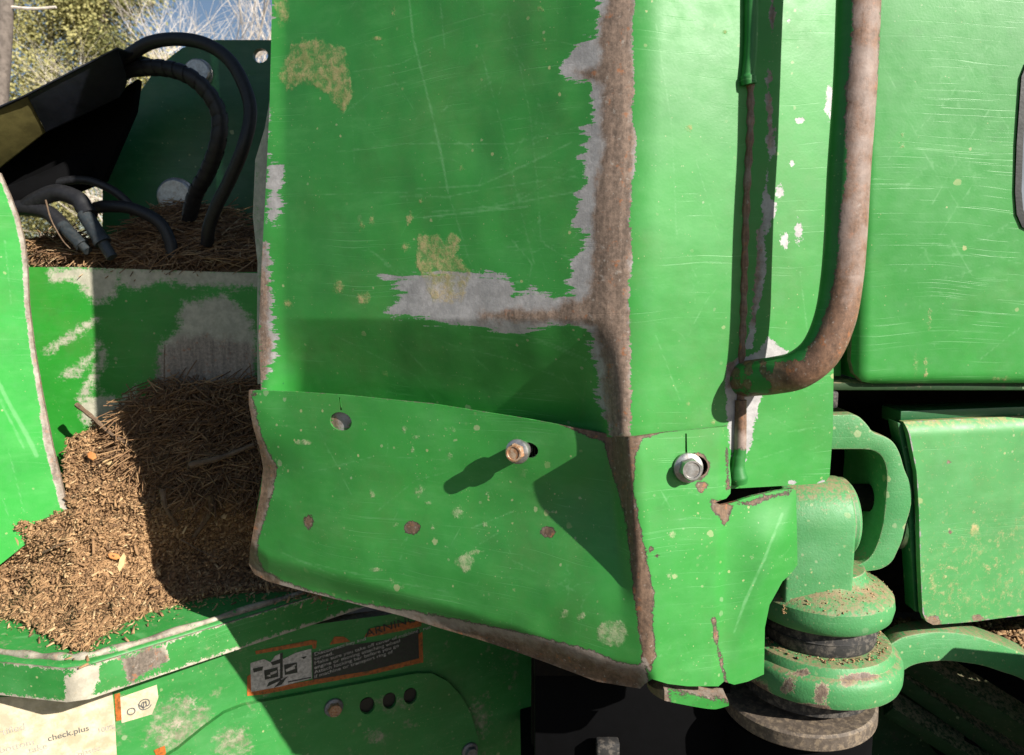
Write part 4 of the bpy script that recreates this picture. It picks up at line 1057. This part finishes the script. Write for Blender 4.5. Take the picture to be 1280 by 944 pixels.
prism('boom_body', bfront([(-120, 285), (0, 206), (56, 163), (148, 119), (158, 106), (172, 97), (166, 138), (128, 226), (60, 252), (-20, 275), (-120, 300)], BY + .02, 1), (0, .03, 0), M['pitch'], boom, .006)  # near-black colour stands in for shade under the cover
bt = np.array([Wp(-30, 262, 1.78), Wp(25, 246, 1.78), Wp(80, 222, 1.82), Wp(118, 200, 1.90)])
tube('boom_pipe', spline(bt, 6), .030, M['pitch'], boom, 20)

# hoses
HG = 'hydraulic hoses over the debris pan'
def hose(pts, Y, rad, label, ribs=False, fit=None):
    A = np.array(pts, float); Ys = np.interp(np.linspace(0, 1, len(A)), np.linspace(0, 1, len(Y)), Y) + YO
    P = spline(Wp(A[:, 0], A[:, 1], Ys), 9)
    t = thing('hydraulic_hose', label, 'hose', tuple(P[-1]), HG)
    rad *= 1.16
    tube('hose_body', P, rad, M['hose'], t, 14)
    if ribs:
        d = np.concatenate([[0], np.cumsum(np.linalg.norm(np.diff(P, axis=0), axis=1))])
        turns = d[-1] / .027; s_ = np.linspace(0, d[-1], int(turns * 14))
        Q = np.stack([np.interp(s_, d, P[:, k]) for k in range(3)], 1)
        T = np.gradient(Q, axis=0); T /= np.linalg.norm(T, axis=1)[:, None]
        Nn = np.cross(T, [0, 1, 0]); Nn /= np.linalg.norm(Nn, axis=1)[:, None]; Bn = np.cross(T, Nn)
        # flat spiral wrap: a ribbon
        a = s_ / .027 * 2 * math.pi
        rad_ = (np.cos(a)[:, None] * Nn + np.sin(a)[:, None] * Bn)
        o0 = Q + rad_ * (rad * 1.10) - T * .0105; o1 = Q + rad_ * (rad * 1.13) - T * .005; o2 = Q + rad_ * (rad * 1.13) + T * .005; o3 = Q + rad_ * (rad * 1.10) + T * .0105
        V = np.concatenate([o0, o1, o2, o3]); n = len(Q); i = np.arange(n - 1)
        mobj('spiral_wrap', V, np.concatenate([np.stack([i + k * n, i + 1 + k * n, i + 1 + (k + 1) * n, i + (k + 1) * n], 1) for k in range(3)]), M['hose'], t, True, None, 60)
    if fit:
        a, b, c, r = fit
        Pa, Pb, Pc = Wp(*a, Y[-1] + YO), Wp(*b, Y[-1] + YO - .01), Wp(*c, Y[-1] + YO - .015)
        m_ = (Pa + (Pb - Pa) * .85)
        tube('fitting', [Pa, Pa + (Pb - Pa) * .04, m_, m_ + (Pb - Pa) * .03, Pb], [r * .9, r, r, r * 1.12, r * 1.12], M['fitting'], t, 16)
        tube('nipple', [Pb - (Pb - Pa) * .05, Pc], r * .72, M['fitting'], t, 14)
    return t
hose([(150, 78), (158, 72), (187, 54), (223, 49), (259, 56), (288, 77), (307, 112), (313, 144), (304, 184), (288, 223), (270, 259), (261, 285), (259, 305)], [1.72, 1.66, 1.64, 1.72], .0125, 'smooth black hose in the widest outer arc above the others')
hose([(150, 88), (165, 86), (202, 85), (234, 94), (259, 115), (274, 144), (272, 180), (259, 216), (245, 241), (236, 270)], [1.74, 1.70, 1.72, 1.82], .0145, 'spiral-wrapped black hose arching inside the outer hose', True)
hose([(22, 262), (32, 252), (65, 231), (104, 225), (137, 236), (158, 252), (168, 268)], [1.74, 1.73, 1.74], .0085, 'thinnest black hose bending behind the two fittings')
hose([(30, 262), (47, 250), (72, 241), (97, 249), (106, 261), (112, 270)], [1.70, 1.68, 1.66], .0165, 'thick black hose ending in the right-hand steel fitting', False, ((105, 266), (129, 304), (140, 322), .0172))
hose([(14, 262), (30, 260), (58, 265), (72, 276), (82, 288)], [1.70, 1.69, 1.67], .0150, 'black hose ending in the left-hand steel fitting', False, ((77, 281), (103, 307), (110, 314), .0142))
hose([(120, 260), (135, 258), (166, 261), (198, 277), (212, 300), (216, 322)], [1.72, 1.70, 1.70], .0120, 'black hose drooping into the needles right of the fittings')

# ------------------------------------------------------------------ debris
def tone_obj(name, V, Fc, tone, mat, label=None, kind='stuff'):
    o = mobj(name, V, Fc, mat, None, False)
    at = o.data.attributes.new('tone', 'FLOAT', 'POINT'); at.data.foreach_set('value', np.asarray(tone, np.float32))
    tag(o, label, kind=kind)
    return o
def heap(px, py):
    """surface of the mulch heap on the lower step, as depth in metres for each photo pixel"""
    f = np.interp(py, [480, 540, 640, 760, 820], [1.69, 1.65, 1.53, 1.37, 1.27])
    return f
def heap_pt(px, py):
    # a sloped bed: rises from the ledge to the riser
    Y = heap(px, py) + np.interp(px, [0, 120, 340], [-.0, .0, .10]) * np.interp(py, [560, 760], [0, 1])
    Yl = LEDGE.at(px, py)[..., 1]
    k = sstep(-25, 120, seg_dist(np.asarray(px, float), np.asarray(py, float), LOWB))
    Y = np.where(k < 1, Yl + (np.minimum(Y, Yl) - Yl) * k, Y)
    return Wp(px, py, Y)
LEDGE = Pl(E0 + np.array([0, 0, .003]), (0, 0, 1))
LOWB = [(-260, 735), (-200, 740), (0, 768), (45, 784), (70, 800), (92, 812), (108, 812), (118, 800), (140, 785), (175, 768), (215, 756), (262, 744), (340, 736), (420, 745)]
HEAP = [(-200, 700), (0, 684), (20, 665), (58, 640), (66, 622), (84, 632), (82, 600), (84, 566), (95, 545), (122, 530), (145, 545), (160, 520), (200, 492), (260, 488), (420, 488), (420, 745), (340, 736), (262, 744), (215, 756), (175, 768), (140, 785), (118, 800), (108, 812), (92, 812), (70, 800), (45, 784), (0, 768), (-200, 740)]
def bump_pts(px, py): return np.array([0, -.35, .94]) * sstep(-2, 30, seg_dist(px, py, LOWB))[..., None] * (.016 * vnoise(px / 26, py / 20, 51) + .006 * vnoise(px / 9, py / 7, 52) + .004 * rng.normal(size=px.shape) * .4)[..., None]
bed = plate('mulch_bed', smooth_closed(HEAP, 1), lambda x, y: heap_pt(x, y) + bump_pts(x, y), .03, M['mulch'], None, step=4.2, back=(0, .5, -.8), rimwear=-40)
at = bed.data.attributes.new('tone', 'FLOAT', 'POINT'); at.data.foreach_set('value', rng.random(len(bed.data.vertices)).astype(np.float32) * .6)
tag(bed, 'brown mulch and chips heaped on the green ledge', kind='stuff')
def in_poly(poly, n, seed):
    r = np.random.default_rng(seed); A = np.asarray(poly); lo, hi = A.min(0), A.max(0); out = np.zeros((0, 2))
    while len(out) < n:
        p = lo + r.random((n * 2, 2)) * (hi - lo); p = p[inside(p[:, 0], p[:, 1], poly)]; out = np.concatenate([out, p])
    return out[:n]
def scatter_bars(P, L, Wd, H, tilt, r, up=None):
    """P (n,3) centres; small irregular bars lying about"""
    n = len(P)
    a = r.random(n) * math.pi * 2
    d = np.stack([np.cos(a), np.sin(a), r.normal(size=n) * tilt], 1)
    d[:, 2] += .6 * d[:, 1] * .9                     # follow the slope of the bed
    d /= np.linalg.norm(d, axis=1)[:, None]
    u = np.tile([0, -.5, .87], (n, 1)) + r.normal(size=(n, 3)) * .35
    s_ = np.cross(d, u); s_ /= np.linalg.norm(s_, axis=1)[:, None]; u = np.cross(s_, d)
    V = []
    for e, k in ((-1, r.random(n) * .5 + .5), (1, r.random(n) * .5 + .3)):
        for sx, su in ((-1, -1), (1, -1), (1, 1), (-1, 1)):
            V.append(P + d * (e * L / 2)[:, None] + s_ * (sx * Wd / 2 * k)[:, None] + u * (su * H / 2)[:, None])
    V = np.stack(V, 1)
    q = np.array([(0, 3, 2, 1), (4, 5, 6, 7), (0, 1, 5, 4), (1, 2, 6, 5), (2, 3, 7, 6), (3, 0, 4, 7)])
    Fc = (np.arange(n)[:, None, None] * 8 + q[None]).reshape(-1, 4)
    return V.reshape(-1, 3), Fc
def chips():
    r = np.random.default_rng(5)
    p = in_poly(HEAP, 42000, 5)
    P = heap_pt(p[:, 0], p[:, 1]) + bump_pts(p[:, 0], p[:, 1]) + np.array([0, -.006, .005]) * (.5 + r.random(len(p))[:, None])
    n = len(P)
    L = np.exp(r.normal(size=n) * .60) * .0056; Wd = np.minimum(L * (.2 + .5 * r.random(n)), .007); H = .0008 + .0014 * r.random(n)
    V, Fc = scatter_bars(P, L, Wd, H, .35, r)
    t = np.clip(r.beta(2.0, 1.9, n), 0, 1)
    tone_obj('mulch_chips', V, Fc, np.repeat(t, 8), M['mulch'], 'loose brown wood chips and bark scattered over the mulch')
chips()
def flakes():
    r = np.random.default_rng(15)
    p = in_poly(HEAP, 520, 15)
    P = heap_pt(p[:, 0], p[:, 1]) + bump_pts(p[:, 0], p[:, 1]) + np.array([0, -.004, .007])
    n = len(P); L = .014 + .020 * r.random(n) ** 2; Wd = L * (.18 + .3 * r.random(n)); H = .001 + .002 * r.random(n)
    V, Fc = scatter_bars(P, L, Wd, H, .30, r)
    tone_obj('bark_flakes', V, Fc, np.repeat(r.beta(1.1, 1.1, n), 8), M['mulch'], 'larger bark flakes and splinters lying on the mulch')
flakes()
def spill():
    r = np.random.default_rng(25); n = 900
    q = resample(LOWB, 1.5, False); k = r.integers(0, len(q), n)
    p = q[k] + np.stack([r.normal(size=n) * 6, np.abs(r.normal(size=n)) * 8 - 2], 1)
    P = LEDGE.at(p[:, 0], p[:, 1]) + np.array([0, 0, .001])
    L = np.exp(r.normal(size=n) * .6) * .0045
    V, Fc = scatter_bars(P, L, L * .4, np.full(n, .0012), .1, r)
    ok = np.repeat(P[:, 2] > 0, 1)
    tone_obj('spilled_chips', V, Fc, np.repeat(r.random(n), 8), M['mulch'], 'thin spill of chips along the edge of the mulch on the ledge')
spill()
def needles(poly, n, ptf, name, label, seed, lmin=.03, lmax=.075, rad=.0007, lift=.012, tonelo=0, tonehi=1):
    r = np.random.default_rng(seed)
    p = in_poly(poly, n, seed)
    c = ptf(p[:, 0], p[:, 1]) + np.array([0, -.3, 1.0]) * (r.random(n) * lift)[:, None]
    a = r.random(n) * 2 * math.pi
    d = np.stack([np.cos(a), np.sin(a) * .8, r.normal(size=n) * .22], 1); d[:, 2] += .5 * d[:, 1]
    d /= np.linalg.norm(d, axis=1)[:, None]
    L = (lmin + (lmax - lmin) * r.random(n))[:, None]
    bend = np.stack([-d[:, 1], d[:, 0], np.zeros(n)], 1) * (r.normal(size=n)[:, None] * .10) * L + np.array([0, 0, 1]) * (r.random(n)[:, None] * .08 * L)
    K = 4; rows = []
    s_ = np.cross(d, [0, -.4, 1]); s_ /= np.linalg.norm(s_, axis=1)[:, None]; u = np.cross(s_, d)
    for k in range(K):
        t = k / (K - 1) - .5
        q = c + d * L * t + bend * (1 - 4 * t * t)
        w_ = rad * (1.0 - .5 * abs(t))
        rows += [q + s_ * w_, q - s_ * w_ * .5 + u * w_ * .9, q - s_ * w_ * .5 - u * w_ * .9]
    V = np.stack(rows, 1)
    q = []
    for k in range(K - 1):
        for j in range(3): q.append((k * 3 + j, k * 3 + (j + 1) % 3, (k + 1) * 3 + (j + 1) % 3, (k + 1) * 3 + j))
    Fc = (np.arange(n)[:, None, None] * (K * 3) + np.array(q)[None]).reshape(-1, 4)
    tn = tonelo + (tonehi - tonelo) * r.random(n)
    tone_obj(name, V.reshape(-1, 3), Fc, np.repeat(tn, K * 3), M['needle'], label)
needles([(150, 520), (200, 490), (330, 486), (345, 560), (345, 640), (230, 640), (150, 590)], 2600, heap_pt, 'pine_needles', 'dry pine needles matted over the shaded back of the mulch', 61, .04, .12, .0017, .034, .1, .85)
needles(HEAP, 1300, heap_pt, 'pine_needles', 'single pine needles strewn over the sunlit mulch', 62, .02, .05, .0007, .006)
def shelf_pt(px, py):
    v = (np.asarray(py) - 262) / 78.0
    r = rays(px, py); Y = RY + .012 + (1 - np.clip(v, 0, 1)) * .26
    h = .010 + .055 * np.clip(1 - v, 0, 1) * 1.0
    P = Wp(px, py, Y)
    return P
SHELF = [(36, 318), (50, 305), (92, 300), (120, 318), (160, 296), (196, 268), (240, 262), (290, 272), (322, 305), (322, 336), (160, 334), (60, 331), (44, 328)]
needles(SHELF, 2400, shelf_pt, 'pine_needles', 'dry pine needles heaped on the upper shelf under the hoses', 63, .05, .13, .0015, .022)
bed2 = plate('needle_bed', smooth_closed([(36, 322), (92, 306), (160, 300), (200, 276), (250, 272), (300, 288), (420, 310), (420, 346), (160, 339), (36, 335)], 1), lambda x, y: shelf_pt(x, y) + bump_pts(x, y) * .6, .03, M['needle'], None, step=5, back=(0, .6, -.7), rimwear=-40)
at = bed2.data.attributes.new('tone', 'FLOAT', 'POINT'); at.data.foreach_set('value', rng.random(len(bed2.data.vertices)).astype(np.float32) * .35)
tag(bed2, 'matted dark litter under the hoses on the upper shelf', kind='stuff')
# dirt on the deck at the right
def dirt():
    r = np.random.default_rng(8); p = in_poly([(1104, 797), (1180, 789), (1230, 795), (1280, 808), (1560, 830), (1560, 780), (1280, 776), (1110, 775)], 9000, 8)
    dp = pl3(*[x + np.array([0, 0, .002]) for x in (dk[0], dk[1], dk[2])])
    P = dp.at(p[:, 0], p[:, 1])
    n = len(P); L = np.exp(r.normal(size=n) * .5) * .005
    V, Fc = scatter_bars(P, L, L * .6, L * .35, .2, r)
    tone_obj('loose_dirt', V, Fc, np.repeat(r.random(n), 8), M['mulch'], 'loose brown dirt on the deck behind the curved arm')
dirt()
def dirt2():
    r = np.random.default_rng(9); n = 420
    a = r.random(n) * 2 * math.pi; q = .086 + .016 * r.random(n) ** 1.6
    P = np.stack([AX[0] + q * np.cos(a), AX[1] + q * np.sin(a), np.full(n, z2 - .002) - np.clip(q - .1, 0, 1) * .6], 1)
    L = np.exp(r.normal(size=n) * .5) * .0016
    V, Fc = scatter_bars(P, L, L * .7, L * .5, .2, r)
    tone_obj('joint_dirt', V, Fc, np.repeat(r.random(n), 8), M['mulch'], 'brown dirt caught around the rubber washer of the swivel joint')
dirt2()
def dirt3():
    r = np.random.default_rng(19); n = 700
    a = r.random(n) * 2 * math.pi; q = .060 + .045 * r.random(n) ** 1.4
    z = np.interp(q, [.063, .0655, .070, .080, .095, .105], [zc + .040, zc + .032, zc + .025, zc + .020, zc + .014, zc + .004]) + .0012
    P = np.stack([AX[0] + q * np.cos(a), AX[1] + q * np.sin(a), z], 1)
    m = 500; x = xl - .004 + (xr - xl + .008) * r.random(m)
    P2 = np.stack([x, np.full(m, yc - rr_ - .003) - .004 * r.random(m), zk(742) + .012 * r.random(m) ** 2 + .002], 1)
    P = np.concatenate([P, P2])
    L = np.exp(r.normal(size=len(P)) * .5) * .0011
    V, Fc = scatter_bars(P, L, L * .7, L * .5, .2, r)
    tone_obj('collar_dirt', V, Fc, np.repeat(.45 + .5 * r.random(len(P)), 8), M['mulch'], 'dry brown dirt packed on the collar at the foot of the knuckle')
dirt3()
# single sticks and chips one can pick out
TG = 'loose sticks in the debris'
def twig(pts, rad, label, ptf=heap_pt, lift=.008):
    A = np.array(pts, float); P = ptf(A[:, 0], A[:, 1]) + np.array([0, -.3, 1]) * lift + (np.array([0, -.022, .010]) if ptf is heap_pt else 0)
    P = spline(P, 6); n = len(P)
    o = tube('twig', P, np.linspace(rad * 1.35, rad * .75, n) * (1 + .12 * np.sin(np.arange(n) * 1.7)), M['twig'], None, 7)
    return tag(o, label, 'twig', TG)
twig([(104, 513), (125, 530), (145, 548), (170, 564)], .0042, 'pale stick leaning at the shadow edge of the mulch')
twig([(200, 650), (206, 590), (206, 470), (207, 435)], .0012, 'thin upright stem against the scraped riser panel', lambda x, y: Wp(x, y, RY - .05))
twig([(246, 602), (285, 592), (325, 576)], .0055, 'dark thick stick lying in the shaded needles beside the skirt plate', lift=.034)
twig([(212, 626), (216, 648), (230, 670)], .005, 'short bent stick in the shaded mulch, left of the crooked dark one', lift=.024)
twig([(268, 632), (272, 650), (262, 668), (250, 684)], .005, 'crooked dark stick in the shaded mulch, nearest the skirt plate', lift=.024)
twig([(234, 686), (258, 700), (280, 709)], .0014, 'thin pale stem curving across the darkest mulch', lift=.022)
twig([(64, 696), (80, 688), (100, 681)], .0016, 'reddish thin stem on the sunlit mulch')
twig([(57, 250), (64, 275), (78, 300), (88, 311)], .0014, 'long dry needle hanging over the left hose fitting', lambda x, y: Wp(x, y, 1.68), 0)
twig([(270, 288), (295, 280), (325, 272)], .0020, 'thin stick poking out of the shelf needles toward the housing', lambda x, y: Wp(x, y, 1.80), 0)
def wchip(cx, cy, w_, h_, rot, mat, label):
    e = [(cx + x * math.cos(rot) - y * math.sin(rot), cy + x * math.sin(rot) + y * math.cos(rot)) for x, y in ((-w_, -h_ * .3), (-w_ * .4, -h_), (w_ * .6, -h_ * .7), (w_, h_ * .1), (w_ * .3, h_ * .9), (-w_ * .7, h_ * .6))]
    A = np.array(e); P = heap_pt(A[:, 0], A[:, 1]) + np.array([0, -.018, .016])
    o = prism('wood_chip', P, (0, .001, -.003), mat, None, .0008)
    tag(o, label, 'wood chip', 'larger wood chips on the mulch')
wchip(121, 576, 6, 5, .2, M['chip'], 'orange wood chip high on the sunlit mulch')
wchip(149, 700, 8, 4, .1, M['chip'], 'reddish orange wood chip at the middle of the sunlit mulch')
wchip(158, 708, 4, 13, .35, M['palechip'], 'long pale wood splinter beside the reddish chip')
wchip(26, 686, 5, 9, .3, M['palechip'], 'pale wood chip at the left edge of the mulch')
wchip(140, 583, 8, 4, .3, M['palechip'], 'tan bark flake next to the upper orange chip')

# ------------------------------------------------------------------ background trees
def leaf_tree(x, y, h, rad, n, seed, label, cat='tree', mat='leaf', size=.048, base=.1, name='evergreen_tree'):
    r = np.random.default_rng(seed)
    t = thing(name, label, cat, (x, y, 0), 'trees behind the machine')
    tube('trunk', [(x, y, -.1), (x + .05, y, h * .3), (x - .05, y, h * .65), (x, y, h * .97)], [.16, .12, .07, .01], M['bark'], t, 9)
    # boughs carry leaf sprays
    nb = 90; hb = base + (1 - base) * r.random(nb) ** .8; ab = r.random(nb) * 2 * math.pi
    k = r.integers(0, nb, n); u = r.random(n) ** .6
    reach = rad * (1.05 - hb) ** .7 * (.55 + .6 * r.random(nb))
    px_ = x + np.cos(ab[k]) * reach[k] * u; py_ = y + np.sin(ab[k]) * reach[k] * u
    pz = hb[k] * h - u * reach[k] * .22 + r.normal(size=n) * .12
    c = np.stack([px_, py_, pz], 1) + r.normal(size=(n, 3)) * .13
    d = np.stack([np.cos(ab[k]), np.sin(ab[k]), -.5 + 0 * ab[k]], 1) + r.normal(size=(n, 3)) * .6; d /= np.linalg.norm(d, axis=1)[:, None]
    s_ = np.cross(d, r.normal(size=(n, 3))); s_ /= np.linalg.norm(s_, axis=1)[:, None]
    L = size * (.6 + .8 * r.random(n))[:, None]; W_ = L * .28
    V = np.stack([c - d * L * .5, c + s_ * W_, c + d * L * .5, c - s_ * W_], 1).reshape(-1, 3)
    Fc = np.arange(n * 4).reshape(-1, 4)
    o = mobj('crown', V, Fc, M[mat], t, False)
    at = o.data.attributes.new('tone', 'FLOAT', 'POINT')
    tn = np.clip(.5 + .25 * r.normal(size=nb)[k] + .18 * r.normal(size=n), 0, 1); at.data.foreach_set('value', np.repeat(tn, 4).astype(np.float32))
def bare_tree(x, y, h, seed, label, r0=.05):
    r = np.random.default_rng(seed)
    t = thing('bare_tree', label, 'tree', (x, y, 0), 'bare trees behind the machine')
    V = []; Fc = []
    def limb(p, d, L, rad, dep):
        nonlocal V, Fc
        n = 5; pts = [np.array(p)]; dd = np.array(d, float)
        for i in range(n):
            dd = dd + r.normal(size=3) * .10; dd /= np.linalg.norm(dd); pts.append(pts[-1] + dd * L / n)
        b = len(V); sg = 5
        for i, q in enumerate(pts):
            rr = rad * (1 - .6 * i / n); a_ = np.cross(dd, [.3, 1, .1]); a_ /= np.linalg.norm(a_); c_ = np.cross(dd, a_)
            for j in range(sg): V.append(q + rr * (math.cos(j * 2 * math.pi / sg) * a_ + math.sin(j * 2 * math.pi / sg) * c_))
        for i in range(n):
            for j in range(sg): Fc.append((b + i * sg + j, b + i * sg + (j + 1) % sg, b + (i + 1) * sg + (j + 1) % sg, b + (i + 1) * sg + j))
        if dep > 0:
            for i in range(1, n + 1):
                for _ in range(1 if dep > 2 else 2):
                    e = dd + r.normal(size=3) * .55; e[2] = abs(e[2]) * .8 + .25; e /= np.linalg.norm(e)
                    limb(pts[i], e, L * (.45 + .25 * r.random()), rad * (1 - .6 * i / n) * .6, dep - 1)
    limb((x, y, -.1), (0, 0, 1), h, r0, 3)
    mobj('trunk', np.array(V), Fc, M['palebark'], t, True)
leaf_tree(-7.2, 10.5, 6.5, 2.2, 70000, 1, 'yellow-green evergreen at the far left, above the olive boom end')
leaf_tree(-5.7, 11.0, 7.5, 1.7, 70000, 2, 'tall yellow-green evergreen directly above the black boom cover')
leaf_tree(-4.9, 14.5, 4.7, 1.8, 20000, 3, 'darker evergreen standing farther back behind the hose arc')
leaf_tree(-8.8, 15.0, 8.5, 2.6, 34000, 4, 'tallest evergreen at the back left, partly covered by nearer trees')
leaf_tree(-6.6, 17.0, 5.4, 2.2, 20000, 9, 'broad evergreen filling the gap between the nearer evergreens')
leaf_tree(-6.3, 8.6, 2.5, 1.3, 6000, 6, 'brown leafless thicket at the left above the boom', 'bush', 'brush', .07, .05, 'dry_bush')
leaf_tree(-4.6, 9.5, 2.35, 1.0, 4500, 7, 'brown thicket behind the boom cover hose', 'bush', 'brush', .07, .05, 'dry_bush')
bare_tree(-3.9, 8.6, 3.1, 21, 'pale bare sapling forking above the outer hose', .055)
bare_tree(-3.1, 9.6, 3.6, 22, 'pale bare tree beside the housing edge against blue sky', .06)
bare_tree(-3.35, 8.4, 2.7, 24, 'slender bare sapling just left of the housing', .05)
bare_tree(-2.75, 7.6, 3.4, 26, 'straight pale bare stem close behind the housing', .05)
bare_tree(-4.6, 9.0, 2.7, 23, 'thin bare sapling above the black cover', .04)
tr = thing('grey_tree', 'smooth grey tree stem cut by the left edge of the picture', 'tree', (-2.18, 3.0, 0), None)
P = Wp(np.array([-14., -6, 1, 4, 6, 5]), np.array([420., 200, 110, 60, 0, -200]), 3.1)
P = np.vstack([[P[0][0] - .05, P[0][1], 0], P])
tube('trunk', spline(P, 5), .030, M['bark'], tr, 12)
tube('branch', spline(Wp(np.array([4., 40, 70]), np.array([8., 11, 9]), 3.1), 5), [.006] * 6 + [.005] * 5, M['palebark'], tr, 6)
